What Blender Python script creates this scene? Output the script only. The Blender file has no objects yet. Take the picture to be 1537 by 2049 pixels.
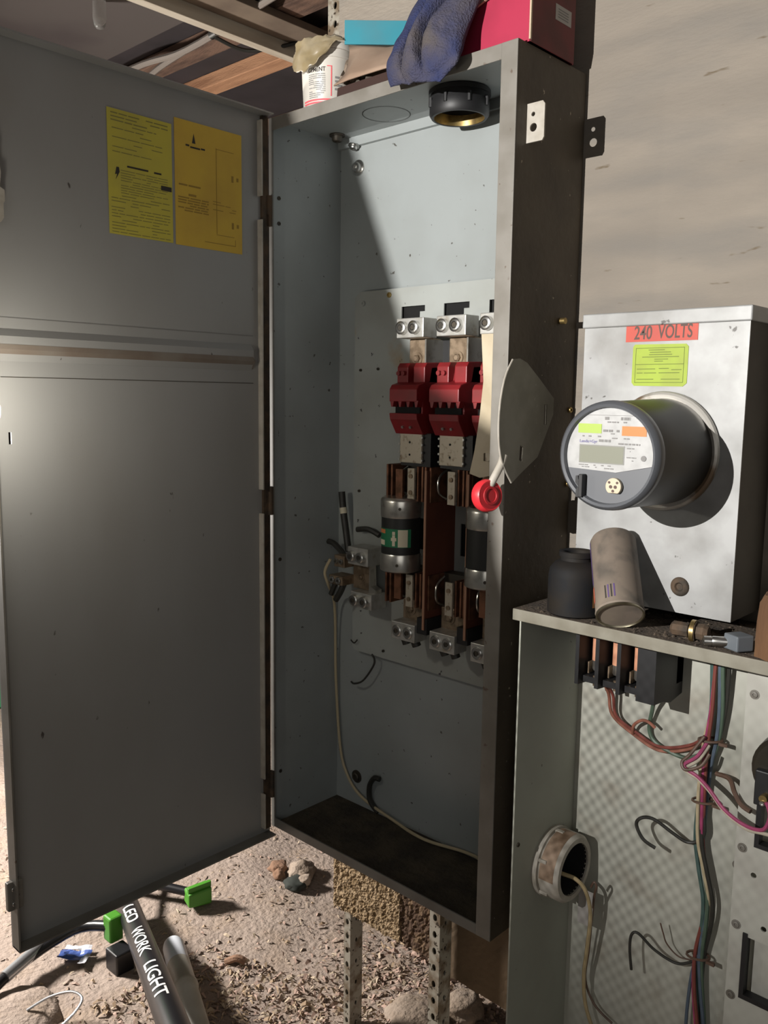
import bpy, bmesh, math, random
from mathutils import Vector, Matrix, noise, geometry
random.seed(7)
PI = math.pi
scene = bpy.context.scene
C = scene.collection

# ------------------------------------------------------------------ camera
cam_d = bpy.data.cameras.new('camera'); cam = bpy.data.objects.new('camera', cam_d); C.objects.link(cam)
right = Vector((0.72927016, 0.68409601, 0.01332975)); up = Vector((-0.10008118, 0.08737754, 0.99113517)); fwd = Vector((-0.67686689, 0.72413936, -0.13218697))
m = Matrix.Identity(4)
for i in range(3):
    m[i][0] = right[i]; m[i][1] = up[i]; m[i][2] = -fwd[i]
m.translation = Vector((1.42101, -1.16758, 1.45108))
cam.matrix_world = m
cam_d.sensor_fit = 'VERTICAL'; cam_d.sensor_height = 36.0; cam_d.lens = 36.0 * 1730.97 / 2049.0
cam_d.clip_start = 0.02
scene.camera = cam

# ------------------------------------------------------------------ world, lights, exposure
w = bpy.data.worlds.new('World'); scene.world = w; w.use_nodes = True
w.node_tree.nodes['Background'].inputs[0].default_value = (0.92, 0.92, 0.88, 1)
w.node_tree.nodes['Background'].inputs[1].default_value = 0.055
scene.view_settings.view_transform = 'Standard'; scene.view_settings.look = 'None'
scene.view_settings.exposure = 0.0; scene.view_settings.gamma = 1.0
scene.view_settings.use_curve_mapping = False

def light(kind, name, loc, power, color=(1, 1, 1), target=None, **kw):
    d = bpy.data.lights.new(name, kind); d.energy = power; d.color = color
    for k, v in kw.items(): setattr(d, k, v)
    o = bpy.data.objects.new(name, d); C.objects.link(o); o.location = loc
    if target is not None:
        o.rotation_euler = (Vector(target) - Vector(loc)).to_track_quat('-Z', 'Y').to_euler()
    return o
KEY = Vector((0.56, -1.95, 1.72))
key = light('SPOT', 'key_work_lamp', KEY, 290, (1.0, 0.97, 0.93), target=(0.72, 0.2, 1.80), spot_size=1.36, spot_blend=0.85, shadow_soft_size=0.0012)
# the LED lens array of the lamp throws a fine speckle into the lower fringe of its beam
kd = key.data; kd.use_nodes = True; nt = kd.node_tree; em_ = nt.nodes['Emission']
tc = nt.nodes.new('ShaderNodeTexCoord'); sp = nt.nodes.new('ShaderNodeSeparateXYZ'); nt.links.new(tc.outputs['Normal'], sp.inputs[0])
def mth(op, a, b=None):
    n = nt.nodes.new('ShaderNodeMath'); n.operation = op
    for i, q in enumerate((a, b)):
        if q is None: continue
        if isinstance(q, (int, float)): n.inputs[i].default_value = q
        else: nt.links.new(q, n.inputs[i])
    return n.outputs[0]
az = mth('ABSOLUTE', sp.outputs[2]); px = mth('DIVIDE', sp.outputs[0], az); py = mth('DIVIDE', sp.outputs[1], az)
dots = mth('MULTIPLY', mth('SINE', mth('MULTIPLY', px, 560.0)), mth('SINE', mth('MULTIPLY', py, 470.0)))
mr = nt.nodes.new('ShaderNodeMapRange'); mr.inputs['From Min'].default_value = -0.35; mr.inputs['From Max'].default_value = -0.42; nt.links.new(py, mr.inputs['Value'])
fade = nt.nodes.new('ShaderNodeMapRange'); fade.inputs['From Min'].default_value = 0.16; fade.inputs['From Max'].default_value = 0.03; nt.links.new(px, fade.inputs['Value'])
nt.links.new(mth('SUBTRACT', 1.0, mth('MULTIPLY', mr.outputs[0], mth('SUBTRACT', 0.34, mth('MULTIPLY', mth('MULTIPLY', dots, fade.outputs[0]), 0.21)))), em_.inputs['Strength'])
# lamp standing behind the open door, lights the floor, the roof and the pail
light('AREA', 'rear_work_lamp', (-2.1, -0.75, 1.15), 130, (1.0, 0.94, 0.87), target=(-0.5, 0.6, 0.1), shape='RECTANGLE', size=0.35, size_y=0.25)
# added soft fill light behind the camera, not a real opening
light('AREA', 'soft_fill', (3.4, -3.4, 1.9), 17, (1.0, 0.97, 0.92), target=(0.4, 0.1, 1.0), shape='RECTANGLE', size=2.4, size_y=2.0)

# ------------------------------------------------------------------ materials
M = {}
def mat(name, col, rough=0.6, metal=0.0, col2=None, scale=6.0, lo=0.4, hi=0.65, detail=6.0, stretch=(1, 1, 1),
        spots=None, spot_scale=40.0, spot_lo=0.62, spot_hi=0.68, bump=0.0, bump_scale=60.0, spec=0.5,
        emit=None, emit_s=0.0, rot=None, trans=0.0, col3=None, scale3=1.5, lo3=0.5, hi3=0.7):
    mt = bpy.data.materials.new(name); mt.use_nodes = True
    nt = mt.node_tree; b = nt.nodes['Principled BSDF']; L = nt.links.new
    b.inputs['Base Color'].default_value = (*col, 1); b.inputs['Roughness'].default_value = rough
    b.inputs['Metallic'].default_value = metal; b.inputs['Specular IOR Level'].default_value = spec
    if trans: b.inputs['Transmission Weight'].default_value = trans
    if emit: b.inputs['Emission Color'].default_value = (*emit, 1); b.inputs['Emission Strength'].default_value = emit_s
    tc = nt.nodes.new('ShaderNodeTexCoord'); mp = nt.nodes.new('ShaderNodeMapping'); mp.inputs['Scale'].default_value = stretch
    if rot: mp.inputs['Rotation'].default_value = rot
    L(tc.outputs['Object'], mp.inputs['Vector'])
    cur = None
    def layer(prev, c, sc, a, z, det=6.0):
        n = nt.nodes.new('ShaderNodeTexNoise'); n.inputs['Scale'].default_value = sc; n.inputs['Detail'].default_value = det
        L(mp.outputs[0], n.inputs['Vector'])
        r = nt.nodes.new('ShaderNodeMapRange'); r.inputs['From Min'].default_value = a; r.inputs['From Max'].default_value = z
        L(n.outputs['Fac'], r.inputs['Value'])
        mx = nt.nodes.new('ShaderNodeMix'); mx.data_type = 'RGBA'
        L(r.outputs[0], mx.inputs[0])
        if prev is None: mx.inputs[6].default_value = (*col, 1)
        else: L(prev, mx.inputs[6])
        mx.inputs[7].default_value = (*c, 1)
        return mx.outputs[2]
    if col2: cur = layer(cur, col2, scale, lo, hi, detail)
    if col3: cur = layer(cur, col3, scale3, lo3, hi3, 8.0)
    if spots: cur = layer(cur, spots, spot_scale, spot_lo, spot_hi, 3.0)
    if cur is not None: L(cur, b.inputs['Base Color'])
    if bump:
        n = nt.nodes.new('ShaderNodeTexNoise'); n.inputs['Scale'].default_value = bump_scale; n.inputs['Detail'].default_value = 8
        L(mp.outputs[0], n.inputs['Vector'])
        bp = nt.nodes.new('ShaderNodeBump'); bp.inputs['Strength'].default_value = bump; bp.inputs['Distance'].default_value = 0.01
        L(n.outputs['Fac'], bp.inputs['Height']); L(bp.outputs[0], b.inputs['Normal'])
    M[name] = mt
    return mt
mat('grey_paint', (0.31, 0.335, 0.335), 0.42, col2=(0.275, 0.295, 0.29), scale=5, spots=(0.08, 0.075, 0.065), spot_scale=70, spot_lo=.70, spot_hi=.74)
mat('door_paint', (0.28, 0.28, 0.275), 0.45, col2=(0.25, 0.245, 0.235), scale=3.5, stretch=(1, 1, .5), col3=(0.20, 0.17, 0.14), scale3=2.2, lo3=.60, hi3=.80, spots=(0.06, 0.05, 0.045), spot_scale=55, spot_lo=.72, spot_hi=.76)
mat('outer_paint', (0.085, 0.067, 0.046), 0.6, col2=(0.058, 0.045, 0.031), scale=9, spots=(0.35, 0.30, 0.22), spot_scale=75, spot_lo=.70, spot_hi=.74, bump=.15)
mat('flange_paint', (0.20, 0.187, 0.165), 0.5, col2=(0.15, 0.137, 0.115), scale=14, spots=(0.10, 0.07, 0.05), spot_scale=60, spot_lo=.68, spot_hi=.73)
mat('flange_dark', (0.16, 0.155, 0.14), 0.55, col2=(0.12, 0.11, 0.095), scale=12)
mat('plate_paint', (0.34, 0.36, 0.345), 0.5, col2=(0.29, 0.30, 0.28), scale=7, col3=(0.33, 0.25, 0.15), scale3=9, lo3=.66, hi3=.78, spots=(0.05, 0.05, 0.05), spot_scale=60, spot_lo=.70, spot_hi=.73)
mat('dirt_floor', (0.035, 0.028, 0.020), 0.95, col2=(0.07, 0.055, 0.036), scale=18, bump=.7, bump_scale=80)
mat('wall_panel', (0.255, 0.222, 0.182), 0.85, col2=(0.205, 0.18, 0.15), scale=4.0, rot=(0, .38, 0), stretch=(.8, 1, 3.2), lo=.35, hi=.7, col3=(0.18, 0.165, 0.145), scale3=4.5, lo3=.48, hi3=.74, spots=(0.12, 0.09, 0.055), spot_scale=19, spot_lo=.69, spot_hi=.76, bump=.25, bump_scale=70)
mat('chipboard', (0.40, 0.29, 0.175), 0.95, col2=(0.22, 0.145, 0.07), scale=60, lo=.45, hi=.6, bump=1.0, bump_scale=160)
mat('rotten_board', (0.075, 0.04, 0.022), 0.95, col2=(0.16, 0.10, 0.055), scale=50, lo=.5, hi=.6, bump=.8, bump_scale=120)
mat('brown_board', (0.16, 0.105, 0.06), 0.85, col2=(0.12, 0.08, 0.045), scale=10, bump=.2)
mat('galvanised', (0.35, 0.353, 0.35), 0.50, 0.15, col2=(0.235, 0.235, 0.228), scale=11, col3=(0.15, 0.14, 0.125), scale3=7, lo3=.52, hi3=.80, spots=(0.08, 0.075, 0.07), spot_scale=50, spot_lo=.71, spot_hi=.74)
mat('galvanised_shade', (0.05, 0.043, 0.033), 0.6, 0.1, col2=(0.03, 0.025, 0.02), scale=10)  # galvanised metal with the shade of its side and underside in the colour
mat('steel', (0.60, 0.60, 0.58), 0.30, 1.0, col2=(0.42, 0.41, 0.39), scale=40)
mat('aluminium', (0.56, 0.555, 0.53), 0.45, 0.7, col2=(0.45, 0.44, 0.40), scale=60, col3=(0.36, 0.27, 0.16), scale3=30, lo3=.62, hi3=.8)
mat('tin_cap', (0.62, 0.60, 0.55), 0.28, 0.9, col2=(0.38, 0.35, 0.30), scale=45, lo=.55, hi=.75)
mat('tarnished', (0.30, 0.225, 0.155), 0.5, 0.6, col2=(0.18, 0.13, 0.085), scale=60, lo=.45, hi=.62)
mat('contact_plate', (0.46, 0.41, 0.33), 0.5, 0.4, col2=(0.22, 0.17, 0.11), scale=90, lo=.55, hi=.7)
mat('copper', (0.26, 0.12, 0.07), 0.5, 0.7, col2=(0.12, 0.06, 0.035), scale=50)
mat('dark_metal', (0.055, 0.05, 0.042), 0.55, 0.5, col2=(0.085, 0.07, 0.05), scale=40)
mat('rust_metal', (0.10, 0.065, 0.04), 0.8, 0.3, col2=(0.05, 0.04, 0.03), scale=40, bump=.4)
mat('brass', (0.42, 0.31, 0.12), 0.4, 0.9, col2=(0.22, 0.15, 0.07), scale=60)
mat('red_plastic', (0.22, 0.012, 0.016), 0.42, col2=(0.17, 0.014, 0.015), scale=30)
mat('knob_red', (0.62, 0.025, 0.035), 0.4)
mat('knob_face', (0.34, 0.015, 0.02), 0.5)
mat('barrier_brown', (0.12, 0.035, 0.018), 0.65, col2=(0.09, 0.025, 0.014), scale=15)
mat('barrier_edge', (0.30, 0.16, 0.10), 0.7)
mat('black_plastic', (0.012, 0.012, 0.013), 0.5)
mat('black_matte', (0.004, 0.004, 0.004), 0.9)
mat('fuse_black', (0.016, 0.016, 0.015), 0.45)
mat('fuse_green', (0.015, 0.17, 0.075), 0.5)
mat('label_cream', (0.62, 0.57, 0.43), 0.6)
mat('label_orange', (0.60, 0.20, 0.07), 0.6)
mat('cream_metal', (0.50, 0.43, 0.31), 0.5, col2=(0.40, 0.33, 0.22), scale=14)
mat('sector_metal', (0.23, 0.215, 0.17), 0.5, 0.0, col2=(0.18, 0.165, 0.125), scale=20, spots=(.3, .28, .22), spot_scale=120, spot_lo=.70, spot_hi=.74)
mat('white_metal', (0.42, 0.39, 0.34), 0.55, col2=(0.33, 0.30, 0.25), scale=40)
mat('label_yellow', (0.52, 0.45, 0.055), 0.7, col2=(0.46, 0.40, 0.06), scale=14)
mat('label_amber', (0.60, 0.40, 0.045), 0.7, col2=(0.53, 0.34, 0.045), scale=12)
mat('print_dim', (0.22, 0.20, 0.06), 0.8)
mat('print_black', (0.03, 0.025, 0.02), 0.8)
mat('print_grey', (0.20, 0.195, 0.19), 0.8)
mat('label_red', (0.46, 0.065, 0.04), 0.6, col2=(0.40, 0.06, 0.042), scale=20)
mat('label_lime', (0.30, 0.40, 0.03), 0.6, col2=(0.27, 0.34, 0.03), scale=30)
mat('print_lime', (0.12, 0.16, 0.02), 0.7)
mat('print_brown', (0.09, 0.055, 0.045), 0.7)
mat('meter_shell', (0.016, 0.0145, 0.012), 0.4, col2=(0.034, 0.028, 0.019), scale=10, spec=.3)
mat('meter_rim', (0.09, 0.095, 0.105), 0.3)
mat('meter_face', (0.10, 0.105, 0.115), 0.45)
mat('meter_plate', (0.39, 0.39, 0.385), 0.4, col2=(0.33, 0.33, 0.325), scale=60)
mat('lcd', (0.22, 0.225, 0.18), 0.25)
mat('lcd_frame', (0.20, 0.20, 0.18), 0.4)
mat('sticker_lime', (0.30, 0.41, 0.06), 0.5)
mat('sticker_orange', (0.48, 0.16, 0.03), 0.5)
mat('print_blue', (0.16, 0.15, 0.30), 0.6)
mat('ring_rim', (0.50, 0.48, 0.44), 0.45, 0.5, col2=(0.20, 0.14, 0.09), scale=14, lo=.48, hi=.6)
mat('cabinet_paint', (0.335, 0.345, 0.295), 0.55, col2=(0.29, 0.295, 0.25), scale=6, spots=(.10, .09, .07), spot_scale=45, spot_lo=.73, spot_hi=.77)
mat('cabinet_back', (0.44, 0.44, 0.385), 0.55, col2=(0.37, 0.37, 0.32), scale=7, col3=(.33, .31, .26), scale3=16, lo3=.55, hi3=.75)
mat('subplate', (0.47, 0.47, 0.42), 0.5, col2=(0.40, 0.39, 0.35), scale=12)
mat('shelf_paint', (0.22, 0.207, 0.165), 0.6, col2=(0.165, 0.15, 0.113), scale=25, spots=(.12, .08, .05), spot_scale=40, spot_lo=.66, spot_hi=.72)
mat('shelf_dirt', (0.075, 0.055, 0.038), 0.95, col2=(0.04, 0.03, 0.022), scale=30, bump=.6, bump_scale=150)
mat('jar_plastic', (0.009, 0.0095, 0.011), 0.7, col2=(0.016, 0.013, 0.010), scale=20, spec=.2)
mat('jar_sticker', (0.20, 0.09, 0.03), 0.7)
mat('can_paint', (0.18, 0.145, 0.115), 0.75, col2=(0.10, 0.085, 0.07), scale=24, lo=.45, hi=.62, col3=(0.24, 0.195, 0.15), scale3=12, lo3=.55, hi3=.7)
mat('can_purple', (0.09, 0.055, 0.16), 0.6)
mat('can_red', (0.42, 0.10, 0.06), 0.6)
mat('can_base', (0.33, 0.30, 0.22), 0.35, 0.9, col2=(0.20, 0.17, 0.11), scale=30)
mat('rust_block', (0.13, 0.065, 0.028), 0.9, col2=(0.075, 0.035, 0.016), scale=20, stretch=(1, 1, .25), bump=.5)
mat('grey_plastic', (0.11, 0.125, 0.14), 0.5)
mat('fuse_body', (0.62, 0.30, 0.18), 0.55, col2=(0.50, 0.22, 0.13), scale=60)
mat('wire_red', (0.19, 0.05, 0.038), 0.5); mat('wire_salmon', (0.27, 0.105, 0.07), 0.5); mat('wire_green', (0.075, 0.115, 0.08), 0.5)
mat('wire_cream', (0.44, 0.37, 0.24), 0.5); mat('wire_black', (0.025, 0.024, 0.02), 0.5); mat('wire_pink', (0.32, 0.05, 0.13), 0.5)
mat('wire_blue', (0.085, 0.115, 0.155), 0.5); mat('wire_white', (0.42, 0.38, 0.30), 0.5); mat('wire_brown', (0.11, 0.065, 0.045), 0.5); mat('wire_teal', (0.055, 0.10, 0.09), 0.5)
mat('wire_tan', (0.40, 0.31, 0.17), 0.5)
mat('soil', (0.35, 0.28, 0.235), 0.95, col2=(0.26, 0.205, 0.175), scale=3.5, col3=(.34, .26, .20), scale3=7, lo3=.5, hi3=.7, bump=.9, bump_scale=60)
mat('chip_pale', (0.46, 0.37, 0.27), 0.8); mat('chip_tan', (0.38, 0.275, 0.18), 0.85); mat('chip_pink', (0.42, 0.29, 0.235), 0.85); mat('chip_dark', (0.24, 0.175, 0.13), 0.9)
mat('clod', (0.36, 0.29, 0.235), 0.95, col2=(.24, .18, .13), scale=14, bump=.8); mat('clod_rust', (0.24, 0.14, 0.09), 0.95, bump=.6); mat('clod_dark', (.03, .035, .03), .9)
mat('wood_rafter', (0.55, 0.30, 0.17), 0.85, col2=(0.33, 0.165, 0.09), scale=5, stretch=(.6, 5, 5), bump=.3)
mat('wood_old', (0.20, 0.12, 0.085), 0.9, col2=(0.10, 0.06, 0.045), scale=9, stretch=(1, 4, 4), bump=.3)
mat('roof_sheet', (0.10, 0.085, 0.08), 0.85, col2=(0.075, 0.06, 0.06), scale=3)
mat('roof_dark', (0.045, 0.036, 0.04), 0.9, col2=(0.03, 0.024, 0.026), scale=5)
mat('white_board', (0.62, 0.56, 0.46), 0.7, col2=(0.50, 0.43, 0.34), scale=8, stretch=(4, .6, 4))
mat('tan_board', (0.22, 0.17, 0.125), 0.8, col2=(.16, .12, .09), scale=8)
mat('conduit_grey', (0.33, 0.29, 0.26), 0.5, 0.3)
mat('glass_bulb', (0.9, 0.9, 0.88), 0.08, trans=0.85)
mat('strut_steel', (0.40, 0.37, 0.31), 0.6, 0.35, col2=(0.20, 0.15, 0.10), scale=30, lo=.45, hi=.6, spots=(.06, .045, .03), spot_scale=90, spot_lo=.62, spot_hi=.66)
mat('pail_plastic', (0.55, 0.52, 0.47), 0.4, col2=(0.48, 0.45, 0.40), scale=12)
mat('pail_red', (0.70, 0.10, 0.12), 0.6)
mat('film', (0.30, 0.235, 0.13), 0.3, col2=(0.42, 0.36, 0.26), scale=18, trans=0.25)
mat('teal_card', (0.03, 0.24, 0.31), 0.6, col2=(0.055, 0.21, 0.26), scale=12)
mat('brown_card', (0.33, 0.235, 0.17), 0.85, col2=(0.27, 0.185, 0.13), scale=14)
mat('card_dark', (0.035, 0.016, 0.012), 0.9)
mat('rag_blue', (0.022, 0.030, 0.092), 0.95, col2=(0.085, 0.072, 0.070), scale=9, lo=.42, hi=.64, spots=(.42, .40, .42), spot_scale=60, spot_lo=.74, spot_hi=.77, bump=.6, bump_scale=300)
mat('red_card', (0.36, 0.018, 0.055), 0.55, col2=(0.30, 0.015, 0.045), scale=12)
mat('maroon_card', (0.13, 0.014, 0.016), 0.6, col2=(0.09, 0.012, 0.012), scale=20)
mat('sticker_grey', (0.36, 0.34, 0.32), 0.6)
mat('paper_tan', (0.46, 0.36, 0.25), 0.7)
mat('stand_black', (0.012, 0.012, 0.014), 0.33)
mat('stand_silver', (0.55, 0.56, 0.58), 0.3, 0.8)
mat('stand_green', (0.06, 0.24, 0.02), 0.45)
mat('print_white', (0.85, 0.85, 0.82), 0.6)
mat('pipe_plastic', (0.52, 0.50, 0.44), 0.45, col2=(0.42, 0.39, 0.32), scale=10)
mat('pipe_tip', (0.66, 0.70, 0.76), 0.4)
mat('wrapper_blue', (0.07, 0.12, 0.36), 0.35); mat('wrapper_clear', (0.62, 0.63, 0.68), 0.3)
mat('rubber', (0.02, 0.02, 0.02), 0.7)
mat('green_barrel', (0.05, 0.26, 0.12), 0.5)
mat('lamp_glow', (1, 1, 1), 0.5, emit=(1.0, 0.93, 0.80), emit_s=360.0)
mat('lamp_housing', (0.02, 0.02, 0.02), 0.6)

# ------------------------------------------------------------------ mesh helpers
class MB:
    def __init__(s): s.v = []; s.f = []; s.mi = []; s.cur = 0
    def add(s, vs, fs):
        o = len(s.v); s.v += [tuple(p) for p in vs]; s.f += [tuple(i + o for i in f) for f in fs]; s.mi += [s.cur] * len(fs); return s
    def box(s, x0, x1, y0, y1, z0, z1):
        vs = [(x, y, z) for x in (x0, x1) for y in (y0, y1) for z in (z0, z1)]
        return s.add(vs, [(0, 1, 3, 2), (4, 6, 7, 5), (0, 4, 5, 1), (2, 3, 7, 6), (0, 2, 6, 4), (1, 5, 7, 3)])
    def hexa(s, p):   # 8 points: bottom 4 (ccw), top 4
        return s.add(p, [(3, 2, 1, 0), (4, 5, 6, 7), (0, 1, 5, 4), (1, 2, 6, 5), (2, 3, 7, 6), (3, 0, 4, 7)])
    def frame(s, d):
        d = Vector(d).normalized(); a = Vector((0, 0, 1)) if abs(d.z) < .9 else Vector((1, 0, 0))
        u = d.cross(a).normalized(); return u, d.cross(u).normalized()
    def cyl(s, p0, p1, r0, r1=None, n=20, cap=True):
        return s.lathe(p0, Vector(p1) - Vector(p0), [(0, r0), ((Vector(p1) - Vector(p0)).length, r0 if r1 is None else r1)], n, cap)
    def lathe(s, org, axis, prof, n=28, cap=True):
        org = Vector(org); d = Vector(axis).normalized(); u, w = s.frame(d); vs = []; fs = []
        for (h, r) in prof:
            for k in range(n):
                a = 2 * PI * k / n; vs.append(org + d * h + (u * math.cos(a) + w * math.sin(a)) * r)
        for j in range(len(prof) - 1):
            for k in range(n):
                k2 = (k + 1) % n; fs.append((j * n + k, j * n + k2, (j + 1) * n + k2, (j + 1) * n + k))
        if cap:
            fs.append(tuple(range(n))[::-1]); fs.append(tuple((len(prof) - 1) * n + k for k in range(n)))
        return s.add(vs, fs)
    def tube(s, pts, r, n=8, sub=6):
        P = [Vector(p) for p in pts]; path = []
        if len(P) > 2 and sub > 1:
            for i in range(len(P) - 1):
                a, b, c, d = P[max(i - 1, 0)], P[i], P[i + 1], P[min(i + 2, len(P) - 1)]
                for k in range(sub):
                    t = k / sub
                    path.append(0.5 * ((2 * b) + (c - a) * t + (2 * a - 5 * b + 4 * c - d) * t * t + (-a + 3 * b - 3 * c + d) * t ** 3))
            path.append(P[-1])
        else: path = P
        vs = []; fs = []; u = None
        for i, p in enumerate(path):
            d = (path[min(i + 1, len(path) - 1)] - path[max(i - 1, 0)]).normalized()
            if u is None: u, _ = s.frame(d)
            u = (u - d * u.dot(d)).normalized(); w = d.cross(u)
            rr = r(i / (len(path) - 1)) if callable(r) else r
            for k in range(n):
                a = 2 * PI * k / n; vs.append(p + (u * math.cos(a) + w * math.sin(a)) * rr)
        for j in range(len(path) - 1):
            for k in range(n):
                k2 = (k + 1) % n; fs.append((j * n + k, j * n + k2, (j + 1) * n + k2, (j + 1) * n + k))
        fs.append(tuple(range(n))[::-1]); fs.append(tuple((len(path) - 1) * n + k for k in range(n)))
        return s.add(vs, fs)
    def prism(s, poly, axis, lo, hi, holes=()):
        """polygon (2D) extruded along axis; holes are 2D loops. axis 'x': (y,z), 'y': (x,z), 'z': (x,y)"""
        def P(q, h):
            return {'x': (h, q[0], q[1]), 'y': (q[0], h, q[1]), 'z': (q[0], q[1], h)}[axis]
        loops = [list(poly)] + [list(h) for h in holes]
        if not holes:
            n = len(poly); vs = [P(q, lo) for q in poly] + [P(q, hi) for q in poly]
            fs = [tuple(range(n)), tuple(range(n, 2 * n))[::-1]] + [(i, i + n, (i + 1) % n + n, (i + 1) % n) for i in range(n)]
            return s.add(vs, fs)
        co = []; ed = []
        for l in loops:
            o = len(co); co += [Vector(q) for q in l]; ed += [(o + i, o + (i + 1) % len(l)) for i in range(len(l))]
        r = geometry.delaunay_2d_cdt(co, ed, [], 0, 1e-7)
        pv, tri = r[0], r[2]
        def inside(q, l):
            c = False; n = len(l)
            for i in range(n):
                a, b = l[i], l[(i + 1) % n]
                if (a[1] > q[1]) != (b[1] > q[1]) and q[0] < (b[0] - a[0]) * (q[1] - a[1]) / (b[1] - a[1]) + a[0]: c = not c
            return c
        keep = []
        for t in tri:
            q = (sum(pv[i][0] for i in t) / 3, sum(pv[i][1] for i in t) / 3)
            if inside(q, loops[0]) and not any(inside(q, h) for h in loops[1:]): keep.append(t)
        n = len(pv)
        s.add([P(q, lo) for q in pv] + [P(q, hi) for q in pv], [tuple(t) for t in keep] + [tuple(i + n for i in t)[::-1] for t in keep])
        for l in loops:
            k = len(l); s.add([P(q, lo) for q in l] + [P(q, hi) for q in l], [(i, i + k, (i + 1) % k + k, (i + 1) % k) for i in range(k)])
        return s
    def build(s, name, mt, parent=None, smooth=False, bevel=0.0, fix=True):
        me = bpy.data.meshes.new(name); me.from_pydata(s.v, [], s.f); me.update()
        bm = bmesh.new(); bm.from_mesh(me)
        if fix: bmesh.ops.recalc_face_normals(bm, faces=bm.faces)
        if smooth:
            for f in bm.faces: f.smooth = True
            for e in bm.edges:
                if len(e.link_faces) == 2 and e.calc_face_angle(0) > 0.7: e.smooth = False
        bm.to_mesh(me); bm.free()
        for q in (mt if isinstance(mt, (list, tuple)) else [mt]): me.materials.append(M[q])
        if len(me.materials) > 1:
            for p, i in zip(me.polygons, s.mi): p.material_index = i
        o = bpy.data.objects.new(name, me); C.objects.link(o)
        if parent is not None:
            o.parent = parent; o.matrix_parent_inverse = Matrix.Translation(-base_of(parent))
        if bevel:
            b = o.modifiers.new('bevel', 'BEVEL'); b.width = bevel; b.segments = 2; b.limit_method = 'ANGLE'
        return o
def base_of(o):
    return Vector(o.location) if o.parent is None else Vector((0, 0, 0))
def tag(o, label, cat, group=None, kind=None):
    if label: o['label'] = label
    if cat: o['category'] = cat
    if group: o['group'] = group
    if kind: o['kind'] = kind
    return o
def thing(name, label, cat, loc, group=None):
    o = bpy.data.objects.new(name, None); C.objects.link(o); o.location = loc; o.empty_display_size = .05
    return tag(o, label, cat, group)
def circ(cx, cy, r, n=16, ry=None, ph=0): return [(cx + r * math.cos(2 * PI * i / n + ph), cy + (ry or r) * math.sin(2 * PI * i / n + ph)) for i in range(n)]
def rect(x0, x1, z0, z1): return [(x0, z0), (x1, z0), (x1, z1), (x0, z1)]
def box(name, mt, parent, *a, bevel=0.0): return MB().box(*a).build(name, mt, parent, bevel=bevel)
def text_mb(txt, width, height, bold=0.0):
    """flat lettering in the x/z plane centred on the origin, scaled to width x height"""
    cu = bpy.data.curves.new('txt', 'FONT'); cu.body = txt; cu.offset = bold; cu.align_x = 'CENTER'; cu.align_y = 'CENTER'
    o = bpy.data.objects.new('txt', cu); C.objects.link(o)
    dg = bpy.context.evaluated_depsgraph_get(); me = bpy.data.meshes.new_from_object(o.evaluated_get(dg))
    bm = bmesh.new(); bm.from_mesh(me); ys = [v.co.y for v in bm.verts]
    for k in range(1, 8):
        bmesh.ops.bisect_plane(bm, geom=bm.verts[:] + bm.edges[:] + bm.faces[:], plane_co=(0, min(ys) + (max(ys) - min(ys)) * k / 8, 0), plane_no=(0, 1, 0))
    bm.verts.ensure_lookup_table(); bm.verts.index_update()
    vs = [v.co.copy() for v in bm.verts]; fs = [tuple(v.index for v in f.verts) for f in bm.faces]; bm.free()
    bpy.data.objects.remove(o); bpy.data.meshes.remove(me); bpy.data.curves.remove(cu)
    x0, x1 = min(v.x for v in vs), max(v.x for v in vs); y0, y1 = min(v.y for v in vs), max(v.y for v in vs)
    return [((v.x - (x0 + x1) / 2) / (x1 - x0) * width, (v.y - (y0 + y1) / 2) / (y1 - y0) * height) for v in vs], fs
def text_on(name, txt, width, height, place, mt, parent, bold=0.012):
    q, fs = text_mb(txt, width, height, bold); b = MB(); b.add([place(x, z) for x, z in q], fs); return b.build(name, mt, parent, fix=False)
def copy_tree(o, off, parent=None):
    c = o.copy(); C.objects.link(c)
    if parent is None: c.location = Vector(o.location) + Vector(off)
    else: c.parent = parent
    for ch in list(o.children): copy_tree(ch, off, c)
    return c
def bolt(name, mt, parent, p, axis, r=.008, h=.006, washer=True, recess=True):
    b = MB(); p = Vector(p); a = Vector(axis).normalized()
    if washer: b.lathe(p, a, [(0, r * 1.5), (h * .25, r * 1.5)], 20)
    b.lathe(p, a, [(0, r), (h * .8, r), (h, r * .85), (h, r * .5), (h * .5, r * .45)] if recess else [(0, r), (h * .7, r * .95), (h, r * .6)], 6 if not recess else 18)
    return b.build(name, mt, parent, smooth=recess)

W, D, Z0, Z1 = 0.600, 0.2035, 0.5, 2.0

# ================================================================== SETTING
def struct(o): o['kind'] = 'structure'; return o
# floor: uneven earth
b = MB(); nx, ny = 150, 130; x0, x1, y0, y1 = -5.5, 2.6, -2.2, 4.2
def fz(x, y):
    return -0.15 + 0.035 * noise.noise(Vector((x * 1.7, y * 1.7, 3))) + 0.014 * noise.noise(Vector((x * 7, y * 7, 9))) + 0.006 * noise.noise(Vector((x * 19, y * 19, 1)))
vs = [(x0 + (x1 - x0) * i / nx, y0 + (y1 - y0) * j / ny, 0) for j in range(ny + 1) for i in range(nx + 1)]
vs = [(x, y, fz(x, y)) for x, y, _ in vs]
b.add(vs, [(j * (nx + 1) + i, j * (nx + 1) + i + 1, (j + 1) * (nx + 1) + i + 1, (j + 1) * (nx + 1) + i) for j in range(ny) for i in range(nx)])
floor = struct(b.build('floor', 'soil', smooth=True))
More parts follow.
